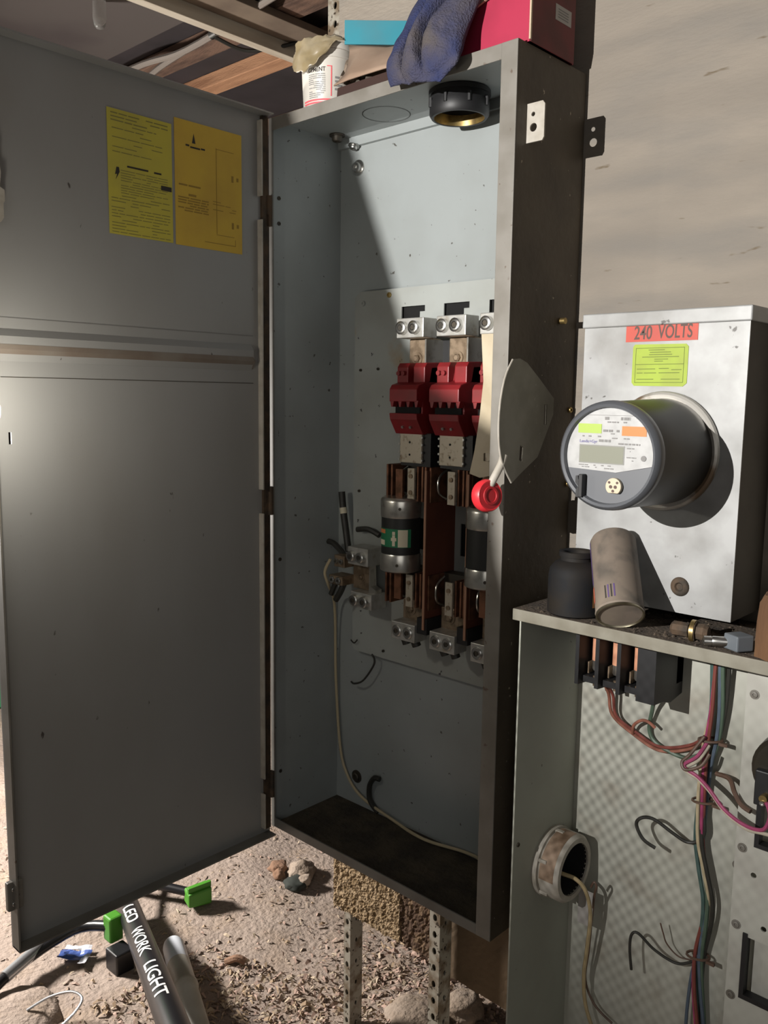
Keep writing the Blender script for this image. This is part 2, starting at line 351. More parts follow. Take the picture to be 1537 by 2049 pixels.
# backing wall panel with its broken lower edge
b = MB(); b.prism([(-.012, .455), (2.6, .455), (2.6, 3.0), (-.012, 3.0)], 'y', D, D + .022)
wall = struct(b.build('wall_back', 'wall_panel'))
def ragged(x0, x1, zlo, ztop, y0, y1, name, mt, seed, amp=.006, rough=.004, step=.006):
    r = random.Random(seed); n = int((x1 - x0) / step); zn = int((ztop - zlo) / step)
    bb = MB(); vs = []
    for j in range(zn + 1):
        for i in range(n + 1):
            x = x0 + (x1 - x0) * i / n; z = zlo + (ztop - zlo) * j / zn
            if j == 0: z += amp * (noise.noise(Vector((x * 60, seed, 0))) + .5 * noise.noise(Vector((x * 200, seed, 4))))
            vs.append((x, y0 + rough * (noise.noise(Vector((x * 90, z * 90, seed))) + .8 * noise.noise(Vector((x * 230, z * 230, seed)))), z))
    k = len(vs)
    vs += [(v[0], y1, v[2]) for v in vs]
    idx = lambda i, j, s=0: s * k + j * (n + 1) + i
    fs = [(idx(i, j), idx(i + 1, j), idx(i + 1, j + 1), idx(i, j + 1)) for j in range(zn) for i in range(n)]
    fs += [(idx(i, j, 1), idx(i, j + 1, 1), idx(i + 1, j + 1, 1), idx(i + 1, j, 1)) for j in range(zn) for i in range(n)]
    for i in range(n): fs += [(idx(i, 0), idx(i, 0, 1), idx(i + 1, 0, 1), idx(i + 1, 0)), (idx(i, zn), idx(i + 1, zn), idx(i + 1, zn, 1), idx(i, zn, 1))]
    for j in range(zn): fs += [(idx(0, j), idx(0, j + 1), idx(0, j + 1, 1), idx(0, j, 1)), (idx(n, j), idx(n, j, 1), idx(n, j + 1, 1), idx(n, j + 1))]
    bb.add(vs, fs); return bb.build(name, mt, wall)
ragged(-.012, .205, .213, .454, D - .001, D + .018, 'board', 'chipboard', 1, .010, .004, .003)['label'] = 'crumbling tan chipboard edge'
ragged(.206, .296, .213, .454, D + .002, D + .018, 'board', 'rotten_board', 2, .010, .005, .005)['label'] = 'dark rotten board piece'
ragged(.297, 1.4, .205, .454, D - .002, D + .018, 'board', 'brown_board', 3, .004, .001, .01)
# roof: sheets over rafters
struct(box('ceiling', 'roof_dark', None, -6, 2.6, .52, 5, 2.64, 2.66))
c2 = struct(MB().box(-6, 2.6, -3.2, .52, 2.62, 2.64).build('ceiling', 'roof_sheet'))
struct(box('wall_far', 'tan_board', None, -6, 2.6, 4.6, 4.65, -.3, 2.8))
struct(box('wall_left', 'roof_dark', None, -5.4, -5.35, -3.2, 4.6, -.3, 2.8))
def beam(name, label, mt, cat, group, *a): 
    return tag(MB().box(*a).build(name, mt, bevel=.003), label, cat, group)
beam('rafter', 'rough brown rafter beside the conduit, nearest the lamp bulb', 'wood_old', 'rafter', 'bare rafters under the roof', -3.5, -.2, .625, .715, 2.60, 2.6385)
beam('rafter', 'bright orange rafter ending behind the white pail', 'wood_rafter', 'rafter', 'bare rafters under the roof', -1.62, -.2, .865, .935, 2.59, 2.6385)
beam('rafter', 'far brown rafter low above the cement pail', 'wood_old', 'rafter', 'bare rafters under the roof', -3.5, .4, 1.35, 1.43, 2.60, 2.6385)
cb = thing('ceiling_beam', 'pale white-edged board crossing under the rafters at the top', 'beam', (-.84, .5, 2.55))
box('edge_strip', 'white_board', cb, -.875, -.838, -.6, 2.0, 2.535, 2.598, bevel=.002); box('board', 'tan_board', cb, -.838, -.72, -.6, 2.0, 2.575, 2.598, bevel=.002)
cd = thing('conduit', 'thin grey conduit running along the roof beside the old rafter', 'conduit', (-1.5, .58, 2.58))
MB().tube([(-2.2, .60, 2.585), (-1.45, .57, 2.585), (-1.15, .60, 2.585), (-.6, .545, 2.59), (-.3, .54, 2.60)], .011, 8).build('pipe', 'conduit_grey', cd, True)
MB().tube([(-1.62, .68, 2.58), (-1.35, .62, 2.58), (-1.15, .60, 2.585)], .010, 8).build('pipe', 'conduit_grey', cd, True)
MB().cyl((-1.0, .588, 2.587), (-.965, .584, 2.587), .014).build('coupling', 'steel', cd, True)
tag(MB().tube([(-.97, .58, 2.57), (-.93, .66, 2.545), (-.86, .72, 2.55), (-.80, .80, 2.58)], .006, 6).build('loose_wire', 'wire_black', None, True), 'loose black wire sagging from the conduit under the roof', 'wire')
lb = thing('light_bulb', 'clear glass bulb hanging at the top left', 'bulb', (-1.11, .262, 2.58))
p = Vector((-1.107, .258, 2.533))
MB().lathe(p, (0, 0, 1), [(0, .002), (.003, .011), (.012, .017), (.03, .020), (.07, .020), (.10, .016)], 20).build('globe', 'glass_bulb', lb, True)
MB().lathe(p + Vector((0, 0, .1)), (0, 0, 1), [(0, .018), (.035, .018)], 20).build('socket', 'black_plastic', lb, True)

# posts under the panel
def strut(name, label, xa, xb, ya, yb, z0, z1):
    t = thing(name, label, 'post', ((xa + xb) / 2, (ya + yb) / 2, z0), 'perforated steel posts under the big box')
    xm = (xa + xb) / 2; holes = []; z = z1 - .02
    while z > z0 + .02: holes.append(circ(xm, z, .0055, 10, .008)); z -= .038
    MB().prism(rect(xa, xb, z0, z1), 'y', ya, ya + .003, holes).build('front_face', 'strut_steel', t)
    hs = []; z = z1 - .035; ym = (ya + yb) / 2
    while z > z0 + .02: hs.append(circ(ym, z, .004, 8, .006)); z -= .057
    MB().prism(rect(ya + .003, yb, z0, z1), 'x', xb - .003, xb, hs).build('side_face', 'strut_steel', t)
    box('side_face', 'strut_steel', t, xa, xa + .003, ya + .003, yb, z0, z1)
    box('rear_face', 'black_matte', t, xa + .003, xb - .003, yb - .003, yb, z0, z1)
strut('strut_post', 'thin perforated steel post behind the crumbling chipboard edge', -.004, .018, .232, .275, -.17, .60)
strut('strut_post', 'perforated steel post standing under the bottom of the big box', .338, .366, .150, .19, -.17, .499)
strut('strut_post', 'dark steel post rising beside the pail at the top', -.075, -.03, .23, .27, .46, 2.7)

# ================================================================== BIG ENCLOSURE
E_ = thing('switch_enclosure', 'tall grey steel disconnect switch box with its door swung open', 'enclosure', (W / 2, D / 2, Z0))
t = .003
back = box('back_panel', 'grey_paint', E_, t, W - t, D - .006, D - .002, Z0, Z1)
ls = box('side_panel', 'grey_paint', E_, 0, t, 0, D - .002, Z0, Z1)
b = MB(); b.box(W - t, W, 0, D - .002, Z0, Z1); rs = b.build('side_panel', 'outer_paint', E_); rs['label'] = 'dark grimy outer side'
b = MB(); b.prism(rect(t, W - t, .001, D - .006), 'z', Z1 - t, Z1, [circ(.392, .118, .042, 28)]); top = b.build('top_panel', 'grey_paint', E_)
bot = box('bottom_panel', 'dirt_floor', E_, t, W - t, .002, D - .006, Z0, Z0 + .004); bot['label'] = 'bottom covered in dark dirt'
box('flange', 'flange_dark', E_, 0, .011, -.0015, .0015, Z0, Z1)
box('flange', 'flange_paint', E_, W - .031, W, -.002, .0015, Z0, Z1, bevel=.001)
box('flange', 'flange_paint', E_, .011, W - .031, -.0015, .0015, Z1 - .024, Z1, bevel=.0008)
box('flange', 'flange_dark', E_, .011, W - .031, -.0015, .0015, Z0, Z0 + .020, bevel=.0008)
box('flange_return', 'white_metal', E_, W - .031, W - .029, .0015, .014, Z0 + .02, Z1 - .024)
# inner lip at the back of the top and a knockout ring
box('rear_lip', 'grey_paint', E_, t, W - t, D - .016, D - .006, Z1 - .022, Z1 - .003)
kr = MB()
for r0 in (.046,):
    vs = []; n = 40
    for k in range(n):
        a = 2 * PI * k / n
        for rr in (r0, r0 + .0014): vs.append((.205 + rr * math.cos(a), .125 + rr * math.sin(a), Z1 - t - .0006))
    kr.add(vs, [(2 * k, 2 * k + 1, (2 * k + 3) % (2 * n), (2 * k + 2) % (2 * n)) for k in range(n)])
kr.build('knockout_ring', 'print_black', top)
bolt('bolt', 'steel', E_, (.058, D - .006, 1.934), (0, -1, 0), .011, .012); bolt('bolt', 'dark_metal', E_, (.07, D - .006, .572), (0, -1, 0), .010, .008)
bolt('bolt', 'dark_metal', E_, (.035, .155, Z1 - t), (0, 0, -1), .011, .014); bolt('bolt', 'steel', E_, (.055, .185, Z1 - .022), (0, -.3, -1), .008, .008)
for z in (1.85, 1.80, 1.1, .62): bolt('screw', 'dark_metal', E_, (t, .022, z), (1, 0, 0), .004, .002, False)
# tab on the outer side, with its two holes
b = MB(); b.prism([(W, 1.851), (.630, 1.851), (.633, 1.856), (.633, 1.905), (.629, 1.910), (W, 1.910)], 'y', .028, .031, [circ(.612, 1.893, .0035, 12), circ(.613, 1.873, .0065, 16)])
tb = b.build('mounting_tab', 'white_metal', E_)
for (y, z) in ((.147, 1.584),): MB().cyl((W, y, z), (W + .012, y, z), .0055, n=12).build('stud', 'brass', E_, True)
for (y, z) in ((.190, 1.432), (.19, 1.30)): bolt('screw', 'brass', E_, (W, y, z), (1, 0, 0), .005, .005, False)

# ---- the door (open square to the box)
Y1, Y2 = -.006, -.582
b = MB(); b.prism([(Y2, Z0 - .012), (Y1, Z0 - .012), (Y1, Z1 + .004), (Y2, Z1 + .004)], 'x', -.004, 0, [rect(-.551, -.546, 1.365, 1.385)])
door = b.build('door', 'door_paint', E_)
box('door_flange', 'flange_dark', door, 0, .026, Y2, Y1 - .004, Z0 - .012, Z0 - .009)
box('door_flange', 'door_paint', door, 0, .026, Y2, Y1 - .004, Z1 + .001, Z1 + .004)
b = MB(); b.box(0, .024, Y2, Y2 + .003, Z0 - .012, Z1 + .004); b.build('door_flange', 'flange_paint', door)
b = MB(); b.box(0, .018, Y1 - .022, Y1 - .019, Z0, 1.0 - .345); 
for za, zb in ((Z0 + .005, .585), (.62, 1.205), (1.255, 1.80), (1.845, Z1 - .01)):
    box('hinge_lip', 'white_metal', door, 0, .014, Y1 - .026, Y1 - .022, za, zb, bevel=.001)  # pale colour stands in for lamp light on the lip, gaps for hinge shadows
box('hinge_leaf', 'rust_metal', door, 0, .006, Y1 - .018, Y1 - .002, Z0, Z1)
for z in (.60, 1.23, 1.82):
    MB().cyl((.006, Y1 + .001, z - .03), (.006, Y1 + .001, z + .03), .006, n=12).build('hinge_knuckle', 'rust_metal', door, True)
# pressed stiffening rib with its rust stain
b = MB(); b.prism([(0, 1.553), (.010, 1.540), (.010, 1.518), (0, 1.500)], 'y', -.565, -.042) if False else None
vs = []
for y in (-.565, -.050): vs += [(0.0004, y, 1.552), (.009, y, 1.540), (.009, y, 1.519), (0.0004, y, 1.500)]
vs += [(0.0004, -.036, 1.533)]
b.add(vs, [(0, 1, 5, 4), (1, 2, 6, 5), (2, 3, 7, 6), (4, 5, 6, 7), (3, 2, 1, 0)])
b.build('stiffening_rib', 'door_paint', door)
mat('rust_stain', (0.15, 0.115, 0.09), 0.7, col2=(0.19, 0.165, 0.14), scale=10)
vs = [(.0095, -.563, 1.527), (.0095, -.052, 1.527), (.0095, -.046, 1.519), (.0095, -.563, 1.519), (.0012, -.046, 1.503), (.0012, -.563, 1.503)]
MB().add(vs, [(0, 1, 2, 3), (3, 2, 4, 5)]).build('rust_stain', 'rust_stain', door, fix=False)
box('seam', 'print_grey', door, .0002, .0008, -.56, -.045, 1.569, 1.5702); box('seam', 'dark_metal', door, .0002, .0008, -.56, -.045, 1.474, 1.4752)
# latch hardware on the free edge
box('latch_keeper', 'flange_paint', door, 0, .012, -.592, -.565, .562, .614, bevel=.002)
for z in (.575, .602): bolt('rivet', 'steel', door, (.012, -.582, z), (1, 0, 0), .004, .003, False)
b = MB(); b.prism([(-.556, 1.715), (-.5515, 1.722), (-.5515, 1.744), (-.549, 1.747), (-.549, 1.764), (-.556, 1.768), (-.5535, 1.79), (-.5585, 1.832), (-.575, 1.83), (-.575, 1.715)], 'x', .010, .020)
b.build('latch_lever', 'white_metal', door)
# door labels (flat print)
def dl(name, mt, ya, yb, za, zb, bumpy=()):
    return MB().prism([(ya, za), (yb, za), (yb, zb), (ya, zb)], 'x', .0004, .0011).build(name, mt, door)
l1 = dl('label', 'label_yellow', -.359, -.230, 1.728, 1.938); l1['label'] = 'dense yellow instruction label'
l2 = dl('label', 'label_amber', -.224, -.071, 1.727, 1.952); l2['label'] = 'amber wiring diagram label'
rr = random.Random(3)
def lines(bb, ya, yb, za, zb, pitch, h, frac=.8):
    z = zb
    while z > za:
        y = ya
        while y < yb - .004:
            l = rr.uniform(.008, .03); e = min(y + l, yb)
            if rr.random() < frac: bb.box(.0012, .0014, y, e, z - h, z)
            y = e + .0025
        z -= pitch
b = MB()
lines(b, -.352, -.238, 1.918, 1.932, .006, .0018); lines(b, -.350, -.262, 1.90, 1.914, .007, .0014)
lines(b, -.350, -.250, 1.865, 1.892, .008, .0012, .6); lines(b, -.335, -.240, 1.80, 1.838, .0042, .0010, .7)
lines(b, -.354, -.236, 1.732, 1.795, .0052, .0011, .7)
b.build('printed_text', 'print_dim', l1, fix=False)
b = MB(); b.box(.0012, .0015, -.322, -.280, 1.8445, 1.8475); b.box(.0012, .0015, -.268, -.253, 1.844, 1.847)
b.add([(.0013, -.343, 1.842), (.0013, -.338, 1.842), (.0013, -.341, 1.833), (.0013, -.337, 1.834), (.0013, -.345, 1.820), (.0013, -.342, 1.830), (.0013, -.346, 1.829)], [(0, 1, 3, 2), (2, 3, 4), (5, 2, 4), (6, 0, 2, 5)])
b.box(.0012, .0015, -.254, -.232, 1.818, 1.826)
b.build('printed_mark', 'print_black', l1, fix=False)
b = MB(); b.add([(.0013, -.186, 1.914), (.0013, -.178, 1.914), (.0013, -.182, 1.932)], [(0, 1, 2)])
b.box(.0012, .0015, -.200, -.192, 1.907, 1.910); b.box(.0012, .0015, -.190, -.168, 1.905, 1.908); b.box(.0012, .0015, -.166, -.157, 1.906, 1.909)
b.build('printed_mark', 'print_black', l2, fix=False)
mat('print_amber', (0.30, 0.19, 0.03), 0.8)
b = MB(); lines(b, -.218, -.150, 1.792, 1.815, .0046, .0022, .95); lines(b, -.216, -.153, 1.832, 1.838, .01, .003, .9); b.box(.0012, .0014, -.195, -.178, 1.818, 1.822)
for y in (-.132, -.088): b.box(.0012, .0014, y, y + .0012, 1.758 if y < -.1 else 1.74, 1.916 if y < -.1 else 1.752)
b.box(.0012, .0014, -.160, -.087, 1.7395, 1.7407); b.box(.0012, .0014, -.132, -.09, 1.756, 1.757); b.box(.0012, .0014, -.132, -.09, 1.914, 1.915); lines(b, -.14, -.085, 1.80, 1.818, .005, .0012, .7)
for z in (1.86, 1.772): b.box(.0012, .0014, -.096, -.091, z, z + .012); b.box(.0012, .0014, -.084, -.079, z + .003, z + .010)
b.build('printed_diagram', 'print_amber', l2, fix=False)

# ---- conduit bushing through the top
t_ = thing('conduit_bushing', 'black threaded conduit bushing with brass lip under the box top', 'bushing', (.392, .118, 1.95))
cb_ = (.392, .118, 2.012)
MB().lathe(cb_, (0, 0, -1), [(0, .041), (.017, .041), (.017, .056), (.024, .056), (.024, .052), (.034, .052), (.037, .054), (.056, .054), (.062, .050), (.062, .046), (.02, .043), (0, .043 - .002)], 40, False).build('collar', 'black_plastic', t_, True)
MB().lathe((.392, .118, 1.951), (0, 0, 1), [(0, .050), (0, .0455), (.018, .0435), (.018, .045)], 40, False).build('throat_ring', 'brass', t_, True)
for k in range(8):
    a = k * PI / 4 + .2; p = Vector((.392 + .054 * math.cos(a), .118 + .054 * math.sin(a), 1.965))
    MB().cyl(p, p + Vector((0, 0, .016)), .0035, n=6).build('grip_lug', 'black_plastic', t_)

# ================================================================== SWITCH ASSEMBLY on its plate
S_ = thing('fused_switch', 'grey mounting plate carrying three rows of switch and fuse contacts', 'switch', (.3, .17, .885))
cuts = []
for cx in (.237, .349, .459):
    cuts.append([(cx - .032, 1.606), (cx + .018, 1.606), (cx + .018, 1.622), (cx + .031, 1.622), (cx + .031, 1.634), (cx - .032, 1.634)])
for cx in (.280, .392, .500): cuts.append(rect(cx - .02, cx + .02, 1.138, 1.203))
MB().prism([(.07, .890), (.078, .882), (.535, .882), (.535, 1.672), (.082, 1.672), (.07, 1.660)], 'y', .178, .181, cuts).build('mounting_plate', 'plate_paint', S_)
box('shade_sheet', 'black_matte', S_, .1, .53, .186, .188, 1.05, 1.66)  # black sheet added behind the cutouts to stand for their shade
for (x, z, mt) in ((.096, 1.647, 'plate_paint'), (.171, 1.660, 'brass'), (.09, 1.507, 'dark_metal'), (.142, 1.509, 'dark_metal'), (.089, 1.245, 'dark_metal'), (.168, .899, 'dark_metal')):
    bolt('screw', mt, S_, (x, .178, z), (0, -1, 0), .0055 if mt != 'dark_metal' else .003, .004, False)
def lug(x0, x1, ya, yb, z0, z1, mt='aluminium', out=True, name='lug'):
    l = box(name, mt, S_, x0, x1, ya, yb, z0, z1, bevel=.0015)
    wd = (x1 - x0); r = min(.0125, wd * .19)
    for f in (.27, .73):
        x = x0 + wd * f; z = (z0 + z1) / 2; bb = MB()
        h = .010 if out else .003
        bb.lathe((x, ya, z), (0, -1, 0), [(0, r), (h, r), (h + .0015, r * .85), (h + .0015, r * .52), (h * .2, r * .48)], 20); bb.build('set_screw', 'steel', l, True)
        bb = MB(); bb.lathe((x, ya - h - .0002, z), (0, -1, 0), [(0, r * .42), (.0006, r * .42)], 6); bb.build('hex_socket', 'dark_metal', l)
    return l
for i, cx in enumerate((.308, .408, .508)):
    # top lug and its bracket
    lug(cx - .034, cx + .034, .088, .128, 1.563, 1.600)
    br = box('bracket', 'tarnished', S_, cx - .03, cx + .028, .122, .150, 1.490, 1.563, bevel=.002); bolt('bolt', 'tarnished', br, (cx - .008, .122, 1.525), (0, -1, 0), .008, .008, True, False)
    box('bus_strap', 'tin_cap', S_, cx + .0285, cx + .032, .10, .165, 1.48, 1.56)
    box('terminal_block', 'black_plastic', S_, cx - .032, cx + .06, .15, .178, 1.29, 1.56)
    # red arc shield: upper posts, body with notched window, sloped lower face
    sh = MB().prism([(.172, 1.512), (.112, 1.508), (.106, 1.482), (.076, 1.474), (.070, 1.466), (.070, 1.442), (.088, 1.442), (.088, 1.420), (.070, 1.420), (.072, 1.408), (.090, 1.380), (.172, 1.380)], 'x', cx - .034, cx + .036).build('arc_shield', 'red_plastic', S_, bevel=.0015)
    for (xa, xb) in ((cx - .034, cx - .006), (cx + .008, cx + .036)):
        MB().prism([(.150, 1.518), (.098, 1.516), (.092, 1.508), (.092, 1.478), (.150, 1.478)], 'x', xa, xb).build('shield_post', 'red_plastic', sh, bevel=.0015)
    for dx in (-.027, -.015): MB().cyl((cx + dx, .092, 1.496), (cx + dx, .086, 1.496), .0045, n=12).build('rivet', 'red_plastic', sh, True)
    box('window', 'black_matte', sh, cx - .030, cx + .032, .084, .0885, 1.416, 1.446)
    for k in range(4):
        x = cx - .032 + k * .0205
        MB().prism([(x, 1.444), (x + .010, 1.444), (x + .007, 1.432), (x + .003, 1.432)], 'y', .0705, .0835).build('tooth', 'red_plastic', sh)
    for dx in (-.006, .014): MB().cyl((cx + dx, .083, 1.395), (cx + dx, .077, 1.393), .0028, n=10).build('pin', 'steel', sh, True)
    # contact plate with pins, in a black housing
    hp = box('contact_housing', 'black_plastic', S_, cx - .028, cx + .048, .100, .17, 1.318, 1.382)
    cp = MB().prism(rect(cx - .026, cx + .030, 1.324, 1.383), 'y', .094, .100).build('contact_plate', 'contact_plate', hp, bevel=.001)
    for (dx, dz) in ((0, 1.364), (0, 1.340)): MB().cyl((cx + dx, .0945, dz), (cx + dx, .0932, dz), .0022, n=8).build('pin_hole', 'black_matte', cp)
    for dz in (1.33, 1.345, 1.36, 1.374):
        for sx in (-.027, .031): MB().cyl((cx + sx, .099, dz), (cx + sx, .093, dz), .0022, n=8).build('pin', 'steel', cp)
    # fuse clips, upper and lower
    for (z0_, z1_) in ((1.250, 1.318), (1.038, 1.108)):
        cl = box('fuse_clip', 'dark_metal', S_, cx - .06, cx + .045, .142, .17, z0_, z1_)
        for sx in (-.062, -.050, .018, .030): box('clip_blade', 'copper', cl, cx + sx, cx + sx + .0045, .095, .145, z0_, z1_, bevel=.0008)
        MB().tube([(cx - .040, .135, z0_ + .006), (cx - .036, .108, z0_ + .02), (cx - .036, .108, z1_ - .02), (cx - .040, .135, z1_ - .006)], .0022, 6).build('spring', 'tin_cap', cl, True)
        st = box('clip_strap', 'contact_plate', cl, cx + .001, cx + .018, .088, .092, z0_ + .002, z1_ - .004)
        for f in (.25, .72): MB().cyl((cx + .0095, .089, z0_ + (z1_ - z0_) * f), (cx + .0095, .0855, z0_ + (z1_ - z0_) * f), .0045, n=12).build('rivet', 'tarnished', st, True)
    # bottom bracket, black foot and lug
    b2 = box('bracket', 'tarnished', S_, cx - .032, cx + .026, .118, .145, 1.002, 1.046, bevel=.002); bolt('bolt', 'tarnished', b2, (cx - .01, .118, 1.028), (0, -1, 0), .009, .008, True, False)
    box('bus_strap', 'tarnished', S_, cx + .027, cx + .031, .108, .17, .995, 1.05)
    box('foot', 'black_plastic', S_, cx + .03, cx + .055, .09, .178, .99, 1.022)
    zb = .970 - .002 * i; lug(cx - .032, cx + .030, .083, .122, zb, zb + .036, 'aluminium', False)
    for dx in (-.012, .014): MB().cyl((cx + dx, .103, zb), (cx + dx + .004, .105, zb - .012), .009, n=14).build('cable_stub', 'wire_black', S_, True)
# brown fibre barriers between the poles
for x in (.356, .458):
    bb = MB(); bb.box(x - .002, x + .002, .0885, .178, 1.0, 1.312); br = bb.build('barrier', 'barrier_brown', S_)
    box('barrier_edge', 'barrier_edge', br, x - .0025, x + .0025, .0865, .0885, 1.0, 1.312)
# neutral lugs at the left
lug(.114, .174, .118, .165, 1.094, 1.132, 'aluminium', True, 'neutral_lug'); lug(.124, .186, .118, .165, 1.002, 1.036, 'aluminium', True, 'neutral_lug')
ap = box('neutral_bar', 'tarnished', S_, .105, .165, .145, .150, 1.036, 1.094, bevel=.001); bolt('bolt', 'tarnished', ap, (.13, .145, 1.062), (0, -1, 0), .006, .006, True, False)
MB().prism([(.165, 1.036), (.185, 1.036), (.185, 1.044), (.17, 1.05), (.168, 1.094), (.165, 1.094)], 'y', .132, .150).build('neutral_bar', 'tin_cap', S_)
lug(.072, .104, .118, .15, 1.082, 1.108, 'tarnished', False, 'ground_lug'); lug(.064, .106, .110, .15, 1.044, 1.064, 'tarnished', False, 'ground_lug')

# ---- cartridge fuses
def fuse(cx, label, lab):
    f = thing('cartridge_fuse', label, 'fuse', (cx, .094, 1.108), 'fuses in the big box')
    MB().lathe((cx, .094, 1.144), (0, 0, 1), [(0, .0385), (.074, .0385)], 36).build('body', 'fuse_black', f, True)
    MB().lathe((cx, .094, 1.108), (0, 0, 1), [(0, .034), (.003, .040), (.006, .0405), (.034, .0405), (.037, .0395)], 36).build('end_cap', 'tin_cap', f, True)
    MB().lathe((cx, .094, 1.217), (0, 0, 1), [(0, .0395), (.003, .0405), (.031, .0405), (.036, .0395), (.039, .036)], 36).build('end_cap', 'tin_cap', f, True)
    for (a, z) in ((-1.0, 1.125), (-.9, 1.236)): MB().cyl((cx + .0398 * math.cos(a), .094 + .0398 * math.sin(a), z), (cx + .0415 * math.cos(a), .094 + .0415 * math.sin(a), z), .003, n=10).build('dimple', 'dark_metal', f)
    for (za, zb) in ((1.05, 1.108), (1.256, 1.31)): box('blade', 'copper', f, cx - .012, cx + .006, .090, .096, za, zb)
    if lab:
        def patch(name, a0, a1, z0, z1, r, mt, par):
            n = 10; vs = []
            for k in range(n + 1):
                a = a0 + (a1 - a0) * k / n
                for z in (z0, z1): vs.append((cx + r * math.cos(a), .094 + r * math.sin(a), z))
            return MB().add(vs, [(2 * k, 2 * k + 2, 2 * k + 3, 2 * k + 1) for k in range(n)]).build(name, mt, par, True)
        g = patch('label', -2.6, -.30, 1.160, 1.196, .0388, 'fuse_green', f)
        patch('label_patch', -.98, -.48, 1.161, 1.195, .0391, 'label_cream', g)
        patch('label_patch', -2.25, -1.72, 1.186, 1.194, .0391, 'label_orange', g); patch('label_patch', -2.25, -1.75, 1.163, 1.173, .0391, 'label_cream', g)
        for (a, z) in ((-1.20, 1.188), (-1.20, 1.181), (-1.27, 1.176), (-1.13, 1.176), (-1.20, 1.172), (-1.20, 1.166)):
            patch('emblem', a - .075, a + .075, z - .0032, z + .0032, .0392, 'label_cream', g)
fuse(.288, 'black cartridge fuse with a green and cream label', True)
fuse(.500, 'plain black cartridge fuse beside the red knob', False)

# ---- operating handle
h = thing('operating_handle', 'switch handle with dark sector plate and round red knob', 'handle', (.61, 0, 1.3))
arc = [(-.019, 1.512), (-.036, 1.488), (-.047, 1.455), (-.0515, 1.415), (-.048, 1.375), (-.036, 1.345), (-.012, 1.316)]
MB().prism(arc + [(.012, 1.330), (.060, 1.355), (.085, 1.395), (.103, 1.425), (.103, 1.452), (.06, 1.482), (.02, 1.508), (0, 1.514)], 'x', .620, .6225,
           [[(.075, 1.408), (.083, 1.408), (.083, 1.442), (.075, 1.442)], [(.006, 1.352), (.016, 1.348), (.018, 1.372), (.008, 1.376)]]).build('sector_plate', 'sector_metal', h)
MB().tube([(.621, y, z) for y, z in arc], .0015, 6).build('sector_edge', 'white_metal', h, True)
MB().prism([(.505, 1.560), (.567, 1.560), (.568, 1.325), (.510, 1.312), (.487, 1.318), (.497, 1.36), (.506, 1.42), (.512, 1.48)], 'y', .052, .057,
           [rect(.540, .552, 1.448, 1.462), rect(.517, .530, 1.342, 1.356)]).build('crank_plate', 'cream_metal', h, bevel=.0015)
MB().box(.5685, .5715, .052, .09, 1.325, 1.56).build('crank_web', 'cream_metal', h)
MB().tube([(.618, -.03, 1.362), (.616, -.036, 1.345), (.611, -.048, 1.322), (.608, -.052, 1.312)], .0065, 10).build('handle_rod', 'white_metal', h, True)
kc = Vector((.606, -.055, 1.297)); ka = Vector((.96, -.24, .10)).normalized()
MB().lathe(kc - ka * .013, ka, [(0, .018), (.003, .0245), (.010, .0265), (.018, .0255), (.021, .0235), (.0205, .0215)], 32).build('knob', 'knob_red', h, True)
MB().lathe(kc + ka * .0078, ka, [(0, .0212), (.0004, .015), (.0022, .0145), (.0022, .011), (.0006, .0105), (.0006, .001)], 32).build('knob_face', 'knob_face', h, True)

# ---- wires in the big box
def wire(label, pts, r, mt, group=None, name='wire', n=8):
    return tag(MB().tube(pts, r, n).build(name, M[mt].name, None, True), label, 'wire', group)
wire('cream ground wire hanging from the lugs to the box floor', [(.074, .105, 1.10), (.062, .100, 1.07), (.060, .112, 1.04), (.020, .17, .975), (.010, .185, .80), (.022, .188, .64), (.045, .188, .575), (.095, .186, .535), (.20, .182, .516), (.30, .172, .512), (.42, .192, .513), (.52, .15, .515)], .0034, 'wire_cream')
w1 = thing('cable_stub', 'stiff black cable with a white band rising above the lugs', 'cable', (.06, .17, 1.18))
MB().tube([(.043, .168, 1.240), (.048, .168, 1.20), (.060, .166, 1.15), (.074, .160, 1.11)], .0075, 10).build('jacket', 'wire_black', w1, True)
MB().tube([(.0475, .168, 1.205), (.0498, .168, 1.192)], .0082, 12, 1).build('marker_band', 'label_cream', w1, True)
wire('thick black cable end curling left above the lugs', [(.02, .15, 1.127), (.04, .148, 1.125), (.065, .145, 1.112), (.085, .14, 1.10)], .0065, 'wire_black')
wire('left black cable tail under the small ground lugs', [(.078, .118, 1.046), (.070, .117, 1.030), (.064, .117, 1.018)], .0062, 'wire_black')
wire('right black cable tail under the small ground lugs', [(.096, .125, 1.046), (.088, .122, 1.026), (.074, .122, 1.006)], .0068, 'wire_black')
wire('thin black wire hooked below the mounting plate', [(.070, .176, .806), (.085, .172, .806), (.112, .172, .820), (.140, .174, .858), (.143, .175, .875), (.134, .176, .884)], .0022, 'wire_black')
wire('tiny black wire end near the plate corner', [(.072, .172, .905), (.084, .170, .901), (.094, .170, .910)], .0016, 'wire_black')
wire('dark cable stub curling up from the box floor', [(.152, .188, .594), (.136, .186, .592), (.122, .186, .568), (.125, .186, .535), (.15, .186, .515)], .006, 'wire_black')
wire('black cable end behind the neutral lug', [(.10, .16, 1.162), (.13, .165, 1.165), (.16, .168, 1.155)], .006, 'wire_black')

